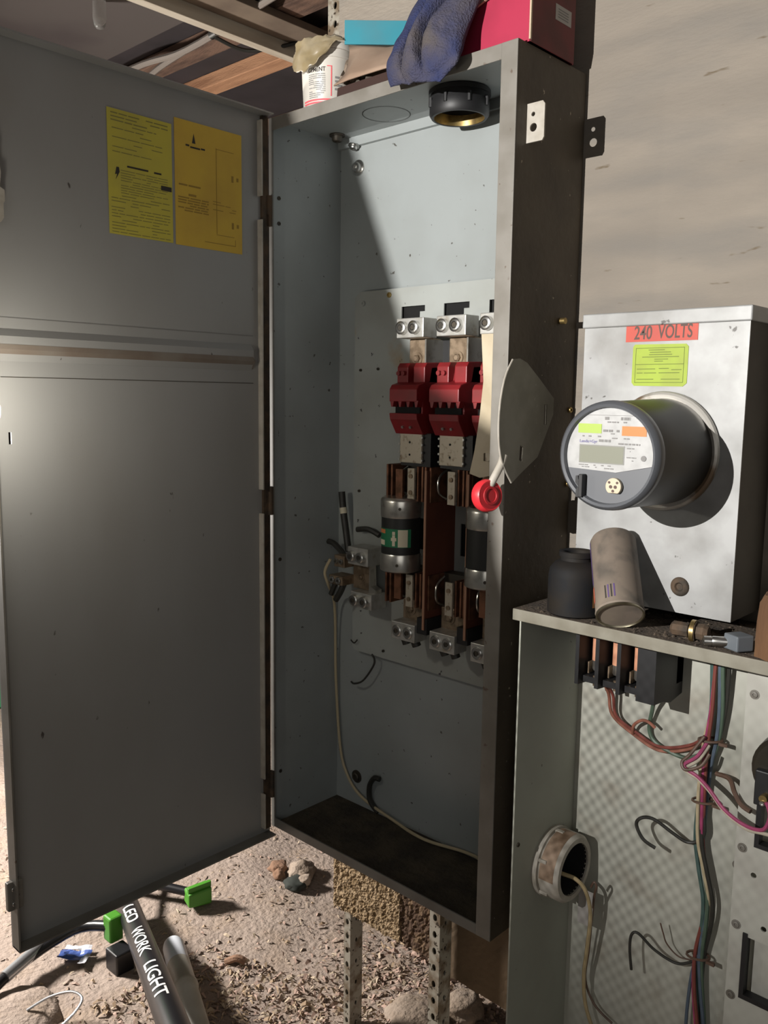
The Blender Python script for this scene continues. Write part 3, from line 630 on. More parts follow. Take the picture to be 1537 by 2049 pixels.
# ================================================================== METER SOCKET AND METER
MX0, MX1, MY, MZ0, MZ1 = .684, .947, .090, 1.128, 1.584
ms = thing('meter_socket', 'galvanised meter socket box with a red 240 VOLTS label', 'meter box', ((MX0 + MX1) / 2, .15, MZ0))
hole = circ(.826, 1.374, .074, 36)
MB().prism(rect(MX0, MX1, MZ0, MZ1), 'y', MY, MY + .002, [hole]).build('cover', 'galvanised', ms)
box('side_panel', 'galvanised_shade', ms, MX1 - .002, MX1, MY + .002, D, MZ0, MZ1); box('side_panel', 'galvanised', ms, MX0, MX0 + .002, MY + .002, D, MZ0, MZ1)
box('top_panel', 'galvanised', ms, MX0 + .002, MX1 - .002, MY + .002, D, MZ1 - .002, MZ1); box('bottom_panel', 'galvanised_shade', ms, MX0 + .002, MX1 - .002, MY + .002, D, MZ0, MZ0 + .002)
box('lid_rim', 'galvanised', ms, MX0 - .003, MX1 + .003, MY - .004, D, MZ1 - .020, MZ1 + .002, bevel=.002)
MB().lathe((.826, MY, 1.374), (0, -1, 0), [(-.002, .074), (-.002, .086), (.004, .091), (.009, .0895), (.011, .086), (.010, .081), (.016, .080), (.016, .074)], 56, False).build('sealing_ring', 'ring_rim', ms, True)
dp = MB(); dp.lathe((.867, MY, 1.169), (0, -1, 0), [(0, .015), (.002, .014), (.004, .011), (.004, .007), (.001, .005)], 24); dp.build('hub_plug', 'rust_metal', ms, True)
r_ = MB().prism(rect(.757, .872, 1.540, 1.567), 'y', MY - .0008, MY).build('label', 'label_red', ms); r_['label'] = 'red 240 VOLTS label'
text_on('lettering', '240', .0290, .0205, lambda x, z: (.7855 + x + z * .03, MY - .0011, 1.5535 + z), 'print_brown', r_)
text_on('lettering', 'VOLTS', .0540, .0205, lambda x, z: (.8365 + x + z * .03, MY - .0011, 1.5540 + z), 'print_brown', r_)
g_ = MB().prism([(.774, 1.473), (.853, 1.472), (.859, 1.477), (.859, 1.531), (.855, 1.535), (.773, 1.536), (.770, 1.532), (.770, 1.478)], 'y', MY - .0008, MY).build('label', 'label_lime', ms); g_['label'] = 'lime green inspection label'
b = MB(); YT = MY - .001
def bar(x0, x1, z, h=.0009): b.box(x0, x1, YT - .0001, YT, z - h / 2, z + h / 2)
for z in (1.530, 1.5055, 1.478): bar(.775, .853, z)
b.box(.775, .7757, YT - .0001, YT, 1.478, 1.530); b.box(.8525, .8532, YT - .0001, YT, 1.478, 1.530)
for (x0_, x1_, z) in ((.796, .822, 1.527), (.798, .832, 1.5235), (.797, .834, 1.520), (.786, .845, 1.5165), (.806, .828, 1.513), (.806, .820, 1.510), (.778, .808, 1.4985), (.814, .830, 1.499), (.778, .788, 1.4925), (.814, .847, 1.4925), (.79, .81, 1.4925), (.778, .806, 1.483), (.818, .848, 1.483), (.834, .850, 1.497)): bar(x0_, x1_, z, .0011)
b.build('printed_text', 'print_lime', g_, fix=False)

em = thing('electric_meter', 'round grey electric meter with a digital display', 'meter', (.84, MY, 1.374))
cx, cz = .834, 1.3745
ax = Vector((.012, -1, 0)).normalized()
o_ = Vector((.828, MY + .002, 1.374))
MB().lathe(o_, ax, [(0, .077), (.01, .080), (.03, .0795), (.12, .0765), (.160, .0755), (.168, .0745)], 64, False).build('shell', 'meter_shell', em, True)
MB().lathe(o_ + ax * .160, ax, [(0, .0757), (.008, .0765), (.016, .0755), (.021, .071), (.0195, .0675), (.012, .0660)], 64, False).build('rim', 'meter_rim', em, True)
fc = o_ + ax * .1725
MB().lathe(fc, ax, [(-.004, .0668), (0, .0668)], 64).build('dial_base', 'meter_face', em)
FY = fc.y - .0004; cx, cz = fc.x, fc.z
b = MB(); R = .0655
poly = [(cx + R * math.cos(a), cz + R * math.sin(a)) for a in [math.radians(-10 + k * 5) for k in range(42)]]
poly = [q for q in poly if q[1] > cz - .0125 or q[0] < cx] 
poly = [(cx + R * math.cos(math.radians(a)), cz + R * math.sin(math.radians(a))) for a in range(-10, 196, 5)] + [(cx - .0625, cz - .0195), (cx + .012, cz - .0225)]
nameplate = MB().prism(poly, 'y', FY - .0008, FY).build('name_plate', 'meter_plate', em)
FP = FY - .0010
def fr(name, mt, x0, x1, z0, z1, d=.0004, par=None): return box(name, mt, par or nameplate, cx + x0, cx + x1, FP - d, FP + .0002, cz + z0, cz + z1)
fr('display_frame', 'lcd_frame', -.046, .0235, -.0115, .0142); dsp = fr('display', 'lcd', -.0445, .022, -.0100, .0127, .0006)
fr('sticker', 'sticker_lime', -.049, -.0125, .0305, .0435); fr('sticker', 'sticker_orange', .0185, .0545, .0285, .0415)
fr('plate_band', 'print_grey', -.034, .034, .0555, .0560)
def cutpoly(): pass
text_on('lettering', 'Landis+Gyr', .028, .0055, lambda x, z: (cx - .032 + x, FP - .0003, cz + .0185 + z), 'print_blue', nameplate)
b = MB(); YT = FP
rr = random.Random(5)
def words(x0, x1, z, h=.0016, fill=.8):
    x = x0
    while x < x1:
        l = rr.uniform(.003, .008)
        if rr.random() < fill: b.box(cx + x, min(cx + x + l, cx + x1), YT - .0004, YT, cz + z - h / 2, cz + z + h / 2)
        x += l + .0014
for (x0_, x1_, z, h_) in ((-.008, .03, .0515, .004), (-.004, .025, .0465, .0018), (-.010, .016, .0345, .0032), (-.004, .012, .0305, .0014), (.006, .046, .0172, .0022), (-.016, .002, .0205, .0035), (.004, .03, .0245, .0015), (-.042, -.012, .0262, .002),
                          (.027, .041, .0115, .0014), (.027, .032, .0075, .0014), (.027, .040, .0035, .0016), (.027, .041, -.0008, .0014), (.027, .037, -.005, .0014), (-.046, -.02, -.0142, .0014), (-.046, -.018, -.0170, .0012), (-.011, .012, -.0140, .0014), (-.006, .008, -.0178, .0014)): words(x0_, x1_, z, h_)
b.build('printed_text', 'print_grey', nameplate, fix=False)
MB().cyl((cx + .052, FP + .0002, cz - .001), (cx + .052, FP - .0008, cz - .001), .0038, n=16).build('test_button', 'print_grey', nameplate, True)
# optical port and seal latch
pt = MB().prism([(cx + .0115 + .0118 * math.cos(a), cz - .0415 + .0118 * math.sin(a)) for a in [math.radians(-52 + k * 284 / 24) for k in range(25)]], 'y', FY - .006, FY + .0002).build('optical_port', 'cream_metal', em, bevel=.0008)
for (dx, dz, r0) in ((-.006, .0055, .0018), (.006, .0055, .0018), (-.0035, -.0005, .0024), (.0035, -.0005, .0024), (0, -.0062, .002)):
    MB().cyl((cx + .0115 + dx, FY - .0059, cz - .0415 + dz), (cx + .0115 + dx, FY - .0066, cz - .0415 + dz), r0, n=12).build('port_hole', 'print_brown', pt)
sl = box('seal_latch', 'black_plastic', em, cx - .0395, cx - .0335, FY - .012, FY, cz - .060, cz - .0275, bevel=.001)
MB().prism([(cx - .045, cz - .030), (cx - .0415, cz - .030), (cx - .0405, cz - .036), (cx - .0395, cz - .0275), (cx - .0395, cz - .06), (cx - .0445, cz - .06), (cx - .044, cz - .050), (cx - .0405, cz - .045), (cx - .0455, cz - .0395)], 'y', FY - .010, FY - .004).build('seal_tab', 'black_plastic', sl)

# ================================================================== LOWER CONTROL CABINET
KX, KR, KB, KT = .636, 1.30, .02, 1.107
cab = thing('control_cabinet', 'open pale grey control cabinet below the meter socket', 'cabinet', (.95, .1, KB))
box('side_panel', 'cabinet_paint', cab, KX, KX + .003, .004, D - .001, KB, KT - .018)
box('side_panel', 'cabinet_paint', cab, KR - .003, KR, .004, D - .001, KB, KT - .018)
box('back_panel', 'cabinet_back', cab, KX + .003, KR - .003, D - .005, D - .001, KB, KT - .018)
box('bottom_panel', 'cabinet_paint', cab, KX, KR, .004, D - .001, KB - .003, KB)
MB().box(.624, KR, 0, .003, KT - .019, KT).build('top_lip', 'shelf_paint', cab, bevel=.0008)
tp = box('top_panel', 'shelf_dirt', cab, .624, KR, .003, D - .001, KT - .004, KT)
MB().box(.624, .6255, .003, D - .001, KT - .019, KT - .004).build('top_lip', 'shelf_paint', cab)
for z in (.69,): bolt('screw', 'dark_metal', cab, (KX + .003, .018, z), (1, 0, 0), .004, .002, False)
# right-hand device plate with windows, screws and holes
dp_ = MB().prism(rect(.950, 1.27, .25, 1.06), 'y', .166, .169, [rect(.975, 1.25, .507, .606), rect(.983, 1.25, .765, .90), circ(.981, .712, .0045), circ(.984, .447, .0045), circ(1.002, .63, .0045), circ(1.005, .45, .004)]).build('device_plate', 'subplate', cab)
box('window_frame', 'black_plastic', dp_, .972, .979, .163, .180, .500, .612); box('window_frame', 'black_plastic', dp_, .979, 1.25, .163, .180, .500, .508); box('window_frame', 'black_plastic', dp_, .979, .986, .163, .18, .76, .84); box('window_frame', 'black_plastic', dp_, .986, 1.25, .163, .18, .76, .767)
box('window_panel', 'subplate', cab, .985, 1.25, .182, .184, .50, .61)
for (x, z) in ((.963, 1.003), (.961, .751), (.943, .701), (.960, .620), (.959, .497)):
    bolt('screw', 'flange_paint', cab, (x, .166 if x > .95 else D - .005, z), (0, -1, 0), .005, .003, True, True)
# relay on the right edge
rl = thing('relay', 'dark round relay with a brass terminal at the cabinet edge', 'relay', (1.03, .14, .90))
MB().lathe((1.032, .166, .905), (0, -1, 0), [(0, .058), (.03, .056), (.036, .050), (.036, .02)], 32).build('housing', 'meter_shell', rl, True)
box('bracket', 'black_plastic', rl, .988, 1.06, .118, .130, .85, .905, bevel=.002)
MB().cyl((1.006, .118, .868), (1.006, .105, .868), .006, n=12).build('terminal', 'brass', rl, True)
bolt('terminal_screw', 'steel', rl, (1.006, .106, .862), (0, -1, 0), .004, .004, False)
# fuse block under the shelf
fb = thing('fuse_block', 'black three-pole fuse block under the shelf edge', 'fuse block', (.765, .18, .97))
box('base', 'black_plastic', fb, .69, .834, .172, D - .005, .985, 1.065, bevel=.002)
for k, x in enumerate((.69, .7275, .767, .806)):
    zb = .972 + .0
    MB().prism([(.10 if k < 3 else .094, 1.06), (D - .006, 1.06), (D - .006, zb - .006), (.155, zb - .012), (.125, zb - .004), (.10 if k < 3 else .094, zb - .002)], 'x', x - .0035, x + (.0035 if k < 3 else .028)).build('partition', 'black_plastic', fb)
for k, x in enumerate((.709, .747, .7865)):
    box('bridge', 'black_plastic', fb, x - .016, x + .016, .115, .172, .972, .983)
    f = thing('small_fuse', ('left', 'middle', 'right')[k] + ' copper-coloured small fuse in the black fuse block', 'fuse', (x, .135, 1.0), 'small fuses in the fuse block')
    MB().lathe((x, .137, 1.008), (0, 0, 1), [(0, .0095), (.04, .0095)], 20).build('body', 'fuse_body', f, True)
    MB().lathe((x, .137, .990), (0, 0, 1), [(0, .007), (.003, .0088), (.018, .0088)], 20).build('ferrule', 'tin_cap', f, True)
    box('clip', 'tarnished', fb, x - .012, x - .0095, .125, .15, .985, 1.005); box('clip', 'tarnished', fb, x + .0095, x + .012, .125, .15, .985, 1.005)
    MB().cyl((x + .006, .120, .985), (x + .006, .120, .968), .004, n=10).build('terminal', 'tarnished', fb, True)
# cabinet collar on the left side
kc_ = thing('conduit_collar', 'white and rusty conduit collar on the cabinet side wall', 'collar', (.65, .125, .61))
MB().lathe((KX + .003, .126, .620), (1, 0, 0), [(0, .064), (.010, .064), (.010, .058), (.013, .061), (.044, .061), (.050, .056), (.050, .047), (.044, .0465)], 44, False).build('locknut', 'white_metal', kc_, True)
MB().lathe((KX + .0034, .126, .620), (1, 0, 0), [(.0006, .001), (.0, .046), (.046, .0466)], 32, False).build('bore', 'black_matte', kc_)  # black liner puts the shade inside the collar into the colour
mat('collar_rust', (0.33, 0.235, 0.165), 0.6, 0.2, col2=(0.16, 0.10, 0.06), scale=30)
n = 14; vs = []
for k in range(n + 1):
    a = math.radians(75 + k * 110 / n)
    for (xx, rr_) in ((.653, .0614), (.682, .0614)): vs.append((xx, .126 + rr_ * math.cos(a), .620 + rr_ * math.sin(a)))
MB().add(vs, [(2 * k, 2 * k + 2, 2 * k + 3, 2 * k + 1) for k in range(n)]).build('rust_patch', 'collar_rust', kc_, True, fix=False)
for a in (-.4, .5, 1.6, 2.7, 3.8, 5.0): 
    p = Vector((KX + .013, .126 + .060 * math.cos(a), .620 + .060 * math.sin(a))); box('notch_tooth', 'white_metal', kc_, p.x, p.x + .016, p.y - .004, p.y + .004, p.z - .003, p.z + .003, bevel=.001)

G = 'wiring in the control cabinet'
wire('salmon wire from the left fuse pole, lower of the pair', [(.713, .15, .968), (.714, .172, .94), (.719, .180, .901), (.753, .190, .874), (.804, .190, .858), (.856, .190, .876), (.886, .180, .905)], .0030, 'wire_salmon', G)
wire('red wire from the left fuse pole into the bundle', [(.718, .15, .968), (.722, .172, .94), (.726, .180, .902), (.757, .188, .880), (.806, .187, .866), (.858, .187, .884), (.888, .178, .912)], .0028, 'wire_red', G)
wire('dull green wire from the right fuse pole into the bundle', [(.797, .14, .968), (.800, .165, .955), (.792, .180, .930), (.784, .190, .889), (.800, .190, .868), (.848, .190, .858), (.880, .185, .876)], .0036, 'wire_green', G)
wire('short salmon wire tail hooked upward beside the red pair', [(.755, .188, .874), (.760, .180, .893), (.775, .176, .907), (.788, .176, .908), (.800, .178, .900)], .0028, 'wire_salmon', G)
wire('upper black wire looping out of the bundle', [(.887, .180, .80), (.895, .178, .75), (.885, .180, .728), (.866, .178, .720), (.844, .170, .731), (.816, .160, .748), (.799, .150, .749), (.790, .148, .735), (.803, .148, .713), (.825, .150, .704)], .0030, 'wire_black', G)
wire('lower black wire looping out of the bundle', [(.897, .185, .522), (.880, .183, .505), (.858, .180, .496), (.825, .170, .509), (.799, .160, .532), (.788, .157, .526), (.787, .155, .50), (.792, .155, .463)], .0025, 'wire_black', G)
wire('thin brown wire whisker above the lower loop', [(.895, .185, .516), (.866, .180, .510), (.845, .175, .526), (.838, .172, .545), (.833, .170, .562)], .0013, 'wire_brown', G)
base = [(.899, 1.075), (.899, 1.025), (.899, .958), (.894, .906), (.889, .862), (.887, .801), (.888, .732), (.897, .682), (.906, .633), (.904, .587), (.897, .530), (.899, .467), (.906, .397), (.91, .30), (.91, .20)]
cols = [('wire_teal', 'dark teal', -.013, .0036), ('wire_cream', 'cream', -.007, .0032), ('wire_red', 'dark red', .000, .0032), ('wire_green', 'green', .007, .0036), ('wire_black', 'black', .012, .0036), ('wire_pink', 'magenta', -.002, .0030), ('wire_blue', 'slate blue', .005, .0034)]
for k, (mt, nm, off, r) in enumerate(cols):
    rr = random.Random(40 + k); pts = []
    for j, (x, z) in enumerate(base):
        a = j * .75 + k * 1.9
        o1 = off * (1.0 if j < 4 else .45) + .0045 * math.sin(a); o2 = .0045 * math.cos(a) + (k % 3) * .0028
        pts.append((x + o1, .184 - o2, z))
    wire('%s wire running the length of the vertical bundle' % nm, pts, r, mt, G)
wire('slate blue wire hanging left at the foot of the bundle', [(.897, .18, .53), (.890, .18, .50), (.886, .18, .46), (.884, .18, .40), (.886, .18, .30)], .003, 'wire_blue', G)
pb = [(.893, .172, .905), (.882, .160, .880), (.865, .150, .862), (.890, .148, .852), (.913, .140, .841), (.942, .130, .821), (.977, .120, .812), (1.007, .112, .818)]
wire('pink wire swinging right to the relay', pb + [(1.018, .105, .845), (1.012, .104, .866)], .0030, 'wire_pink', G)
wire('cream wire swinging right beside the pink one', [(x + .002, y + .002, z - .006) for x, y, z in pb] + [(1.06, .12, .812)], .0030, 'wire_white', G)
wire('brown wire loop above the pink and cream wires', [(.890, .165, .915), (.872, .155, .882), (.862, .150, .868), (.870, .146, .858), (.893, .150, .870), (.902, .16, .89)], .0028, 'wire_brown', G)
for (x, z, lab) in ((.894, .906, 'upper'), (.890, .800, 'middle'), (.897, .528, 'lower')):
    tg = thing('cable_tie', lab + ' dark cable tie around the vertical wire bundle', 'cable tie', (x, .18, z), G)
    vs = [(x + .019 * math.cos(a), .180 + .013 * math.sin(a), z + .003 * math.cos(a)) for a in [2 * PI * i / 14 for i in range(15)]]
    MB().tube(vs, .0022, 6, 1).build('band', 'wire_brown', tg, True); MB().box(x + .016, x + .030, .172, .178, z - .003, z + .002).build('tail', 'wire_brown', tg)
c2_ = wire('tan wire dropping out of the cabinet collar', [(.645, .125, .618), (.668, .112, .612), (.693, .122, .606), (.709, .132, .585), (.711, .150, .533), (.702, .160, .456), (.694, .168, .396), (.699, .170, .339), (.72, .17, .29)], .0036, 'wire_tan')
wire('dark wire with a small loop beside the tan wire', [(.712, .145, .588), (.718, .145, .60), (.722, .147, .592), (.716, .152, .572), (.704, .170, .520), (.695, .180, .442), (.691, .180, .380), (.712, .180, .340), (.749, .180, .322)], .0022, 'wire_brown')
tag(MB().box(.678, .708, .163, .1645, .498, .566).build('tag_strip', 'sticker_grey', None, bevel=.0006), 'pale tag hanging behind the tan wire', 'tag')
wire('thin dark cable bending toward the relay', [(.905, .185, .85), (.93, .176, .852), (.945, .16, .84), (.958, .155, .826), (.975, .15, .822)], .004, 'wire_brown', G)

# ================================================================== THINGS ON THE CABINET TOP
j = thing('black_jar', 'squat black plastic jar with an open neck on the shelf', 'jar', (.712, .045, KT))
MB().lathe((.712, .047, KT), (0, 0, 1), [(0, .040), (.003, .044), (.062, .044), (.074, .042), (.083, .035), (.088, .026), (.094, .025), (.094, .028), (.102, .028), (.103, .025), (.100, .022), (.08, .021), (.08, .002)], 40).build('body', 'jar_plastic', j, True)
n = 8; vs = []
for k in range(n + 1):
    a = math.radians(-22 + k * 20 / n)
    for z in (KT + .018, KT + .060): vs.append((.712 + .0445 * math.cos(a), .047 + .0445 * math.sin(a), z))
MB().add(vs, [(2 * k, 2 * k + 2, 2 * k + 3, 2 * k + 1) for k in range(n)]).build('sticker', 'jar_sticker', j, True)
a_ = Vector((-.43, .56, .71)).normalized(); p0 = Vector((.820, -.006, KT + .0262)); rc = .0355; L_ = .138
cn = thing('drink_can', 'dusty faded can leaning back against the meter socket', 'can', (.81, .01, KT))
MB().lathe(p0, a_, [(0, rc - .002), (.002, rc), (.004, rc + .0008), (.006, rc), (L_ - .006, rc), (L_, rc - .003), (L_ + .001, rc - .006)], 44).build('body', 'can_paint', cn, True)
MB().lathe(p0, -a_, [(-.001, rc), (.002, rc + .0004), (.0025, rc - .002), (-.001, rc - .004), (-.004, rc - .012), (-.006, .002)], 44).build('base', 'can_base', cn, True)
u_, w_ = MB().frame(a_)
def canpatch(name, mt, a0, a1, h0, h1):
    n = 10; vs = []
    for k in range(n + 1):
        a = a0 + (a1 - a0) * k / n
        for hh in (h0, h1): vs.append(p0 + a_ * hh + (u_ * math.cos(a) + w_ * math.sin(a)) * (rc + .0004))
    MB().add(vs, [(2 * k, 2 * k + 2, 2 * k + 3, 2 * k + 1) for k in range(n)]).build(name, mt, cn, True)
# angle of a world direction around the can
def cang(d): d = Vector(d); return math.atan2(d.dot(w_), d.dot(u_))
aL = cang((-.85, -.5, 0)); aF = cang((.5, -.75, .2))
canpatch('purple_stripe', 'can_purple', aL - .35, aL + .15, .05, L_ - .008); canpatch('red_stripe', 'can_red', aL - .30, aL + .2, .018, .045)
af = cang((.25, -.9, .3))
for k in range(4): canpatch('barcode_bar', 'print_black' if k % 2 == 0 else 'can_purple', af - .35 + k * .13, af - .29 + k * .13, .012, .034)
# bits of hardware
vf = thing('pipe_fitting', 'dirty brass pipe fitting lying on the shelf', 'fitting', (.915, .035, KT))
MB().lathe((.884, .030, KT + .013), (1, .12, .0), [(0, .007), (.004, .011), (.026, .011), (.026, .009), (.030, .009), (.030, .016), (.037, .016), (.037, .012), (.048, .013), (.054, .010)], 8).build('body', 'rust_metal', vf)
MB().lathe((.9135, .0335, KT + .013), (1, .12, 0), [(0, .0165), (.006, .0165)], 20).build('collar', 'brass', vf, True)
sc = thing('spark_plug_socket', 'shiny chrome pin in a grey plastic cap on the shelf', 'connector', (.965, .02, KT))
MB().lathe((.942, .004, KT + .010), (.85, .5, .02), [(0, .004), (.002, .007), (.012, .007), (.012, .006), (.014, .0072), (.034, .0072)], 18).build('pin', 'steel', sc, True)
MB().hexa([(.966, .018, KT + .002), (.990, .006, KT + .002), (1.004, .030, KT + .002), (.980, .042, KT + .002), (.966, .018, KT + .024), (.990, .006, KT + .024), (1.004, .030, KT + .024), (.980, .042, KT + .024)]).build('cap', 'grey_plastic', sc, bevel=.002)
# rusty split wood block
b = MB(); n = 26; rings = []
ctr = Vector((1.045, .045, KT))
for h_, s_ in ((0, 1.0), (.02, 1.0), (.05, .98), (.075, .93), (.085, .80)):
    for k in range(n):
        a = 2 * PI * k / n; rr_ = (.043 + .007 * noise.noise(Vector((math.cos(a) * 2.2, math.sin(a) * 2.2, 1))) + .003 * noise.noise(Vector((math.cos(a) * 9, math.sin(a) * 9, h_ * 20)))) * s_
        rings.append((ctr.x + rr_ * math.cos(a), ctr.y + rr_ * math.sin(a), ctr.z + h_ + (.006 * noise.noise(Vector((a * 2, 3, 0))) if h_ > .06 else 0)))
fs = [(q * n + k, q * n + (k + 1) % n, (q + 1) * n + (k + 1) % n, (q + 1) * n + k) for q in range(4) for k in range(n)] + [tuple(range(n))[::-1], tuple(4 * n + k for k in range(n))]
tag(b.add(rings, fs).build('wood_block', 'rust_block', None, True), 'rust-brown rough wood block at the right end of the shelf', 'block')
# crumbs of dirt
b = MB(); rr = random.Random(11)
for k in range(420):
    x = rr.uniform(.63, 1.25); y = rr.uniform(.006, .19) ; s_ = rr.uniform(.0012, .0042) * (1.0 if rr.random() < .9 else 1.7)
    if (x - .712) ** 2 + (y - .047) ** 2 < .05 ** 2: continue
    p = [(x + s_ * rr.uniform(.6, 1.2) * math.cos(q * PI / 2 + .4), y + s_ * rr.uniform(.6, 1.2) * math.sin(q * PI / 2 + .4), KT) for q in range(4)]
    b.add(p + [(x, y, KT + s_ * rr.uniform(.5, 1.2))], [(0, 1, 4), (1, 2, 4), (2, 3, 4), (3, 0, 4)])
tag(b.build('dirt_crumbs', 'shelf_dirt'), 'dark dirt crumbs scattered over the cabinet top', 'dirt', kind='stuff')

# ================================================================== THINGS ON TOP OF THE BIG BOX
pc = Vector((.112, .056, Z1))
pl = thing('cement_pail', 'small white plastic pail lettered CEMENT on the box top', 'pail', pc)
PR = lambda z: .0475 + .0047 * z / .10
MB().lathe(pc, (0, 0, 1), [(0, .045), (.003, .0475), (.088, .0517), (.088, .054), (.092, .054), (.092, .0525), (.103, .053), (.105, .051), (.105, .046)], 56).build('body', 'pail_plastic', pl, True)
MB().lathe(pc + Vector((0, 0, .104)), (0, 0, 1), [(0, .0545), (.004, .0555), (.011, .0555), (.013, .052), (.010, .048), (.009, .002)], 56).build('lid', 'pail_plastic', pl, True)
def onp(a0):
    return lambda x, z: (pc.x + (PR(z) + .0006) * math.cos(a0 + x / .049), pc.y + (PR(z) + .0006) * math.sin(a0 + x / .049), pc.z + z)
vp = math.atan2(-1.2336, 1.273)   # direction from the pail towards the room
P_ = onp(vp)
text_on('lettering', 'CEMENT', .036, .008, lambda x, z: P_(x - .022, z + .066), 'print_black', pl)
def pbar(bb, x0, x1, z0, z1, pf=P_):
    n = max(2, int((x1 - x0) / .004)); vs = []
    for k in range(n + 1):
        x = x0 + (x1 - x0) * k / n; vs += [pf(x, z0), pf(x, z1)]
    bb.add(vs, [(2 * k, 2 * k + 2, 2 * k + 3, 2 * k + 1) for k in range(n)])
b = MB(); rr = random.Random(9)
for k in range(13):
    z = .057 - k * .0034; x = -.039
    while x < -.004:
        e = min(x + rr.uniform(.008, .02), -.004)
        if rr.random() < .88: pbar(b, x, e, z, z + .0013)
        x = e + .0015
for k in range(4): pbar(b, .014, .028, .050 - k * .007, .054 - k * .007)
b.build('printed_text', 'print_grey', pl, fix=False)
b = MB(); pbar(b, -.001, .008, .0705, .0722); pbar(b, .006, .008, .018, .0722); pbar(b, -.055, .03, .0105, .0135); pbar(b, -.055, .03, .0055, .0085)
b.build('printed_border', 'pail_red', pl, fix=False)
# crumpled film over the pail
b = MB(); n1, n2 = 34, 22; vs = []
for jn in range(n2 + 1):
    for i in range(n1 + 1):
        u = i / n1; v = jn / n2
        a = vp - 2.6 + u * 3.1
        hang = max(0, 1 - (abs(u - .56) / .36) ** 2)
        if v < .45: rad = .004 + .054 * (v / .45); z = .121 + .004 * noise.noise(Vector((u * 7, v * 4, 2)))
        else:
            q = (v - .45) / .55; rad = .0590 + .005 * q + .006 * abs(noise.noise(Vector((u * 11, q * 3, 5)))); z = .118 - q * (.008 + .052 * hang)
        d = .006 * (1 - abs(noise.noise(Vector((u * 9, v * 3, 8)))) * 2) * min(1, v * 2) * .6
        vs.append((pc.x + (rad + d * .7) * math.cos(a), pc.y + (rad + d * .7) * math.sin(a), pc.z + z + abs(d) * 1.5))
b.add(vs, [(jn * (n1 + 1) + i, jn * (n1 + 1) + i + 1, (jn + 1) * (n1 + 1) + i + 1, (jn + 1) * (n1 + 1) + i) for jn in range(n2) for i in range(n1)])
o = tag(b.build('plastic_film', 'film', None, True), 'crumpled tan plastic film draped over the pail lid', 'plastic bag')
md = o.modifiers.new('solid', 'SOLIDIFY'); md.thickness = .0012; md.offset = 1
# carton with a teal lid
ct = thing('carton', 'crushed brown carton with a teal lid beside the pail', 'carton', (.25, .1, Z1))
tl = Vector((.735, .678, 0)).normalized(); nb = Vector((-.678, .735, 0)).normalized(); q0 = Vector((.174, .040, 0))
def slab(p, l, dpt, z0, z1): 
    A = p; B = p + tl * l; Cc = B + nb * dpt; Dd = p + nb * dpt
    return [(*A.xy, z0), (*B.xy, z0), (*Cc.xy, z0), (*Dd.xy, z0), (*A.xy, z1), (*B.xy, z1), (*Cc.xy, z1), (*Dd.xy, z1)]
MB().hexa(slab(q0 + nb * .0, .20, .004, 2.109, 2.152)).build('lid', 'teal_card', ct, bevel=.0008)
MB().hexa(slab(q0 + nb * .004, .20, .05, 2.148, 2.152)).build('lid', 'brown_card', ct)
MB().hexa(slab(q0 + nb * .006 + tl * .03, .16, .004, 2.055, 2.112)).build('wall', 'brown_card', ct)
# crumpled brown flap leaning down to the box edge
b = MB(); top_e = [(.180, .046, 2.108), (.215, .062, 2.105), (.255, .080, 2.098), (.300, .075, 2.090), (.345, .06, 2.082)]
bot_e = [(.194, -.006, 2.020), (.230, -.006, 2.022), (.270, -.007, 2.021), (.310, -.007, 2.020), (.352, -.007, 2.019)]
vs = []; nn = 8
for i in range(5):
    for k in range(nn + 1):
        f = k / nn; pt_ = Vector(top_e[i]).lerp(Vector(bot_e[i]), f)
        bul = math.sin(f * PI) * (.010 if i else -.02); pt_ += Vector((0, -bul * .6, bul * .3)); pt_ += Vector((1, 1, 1)) * .003 * noise.noise(pt_ * 40)
        vs.append(pt_)
b.add(vs, [(i * (nn + 1) + k, (i + 1) * (nn + 1) + k, (i + 1) * (nn + 1) + k + 1, i * (nn + 1) + k + 1) for i in range(4) for k in range(nn)])
o = b.build('flap', 'brown_card', ct, True); o.modifiers.new('solid', 'SOLIDIFY').thickness = .0025
MB().hexa([(.196, .0, 2.0005), (.352, .0, 2.0005), (.352, .07, 2.0005), (.21, .07, 2.0005), (.196, .002, 2.016), (.352, .002, 2.016), (.352, .07, 2.016), (.21, .07, 2.016)]).build('base', 'card_dark', ct)
b = MB(); nn = 12; vs = []
for i in range(nn + 1):
    for k in range(nn + 1):
        u, v = i / nn, k / nn; pt_ = Vector((.170 + .05 * u, .025 + .035 * v + .02 * u, 2.03 + .068 * v)); d = .014 * noise.noise(pt_ * 45) + .006 * noise.noise(pt_ * 110)
        vs.append(pt_ + Vector((d, -d, d * .4)))
b.add(vs, [(i * (nn + 1) + k, (i + 1) * (nn + 1) + k, (i + 1) * (nn + 1) + k + 1, i * (nn + 1) + k + 1) for i in range(nn) for k in range(nn)])
b.build('torn_paper', 'tan_board', ct)
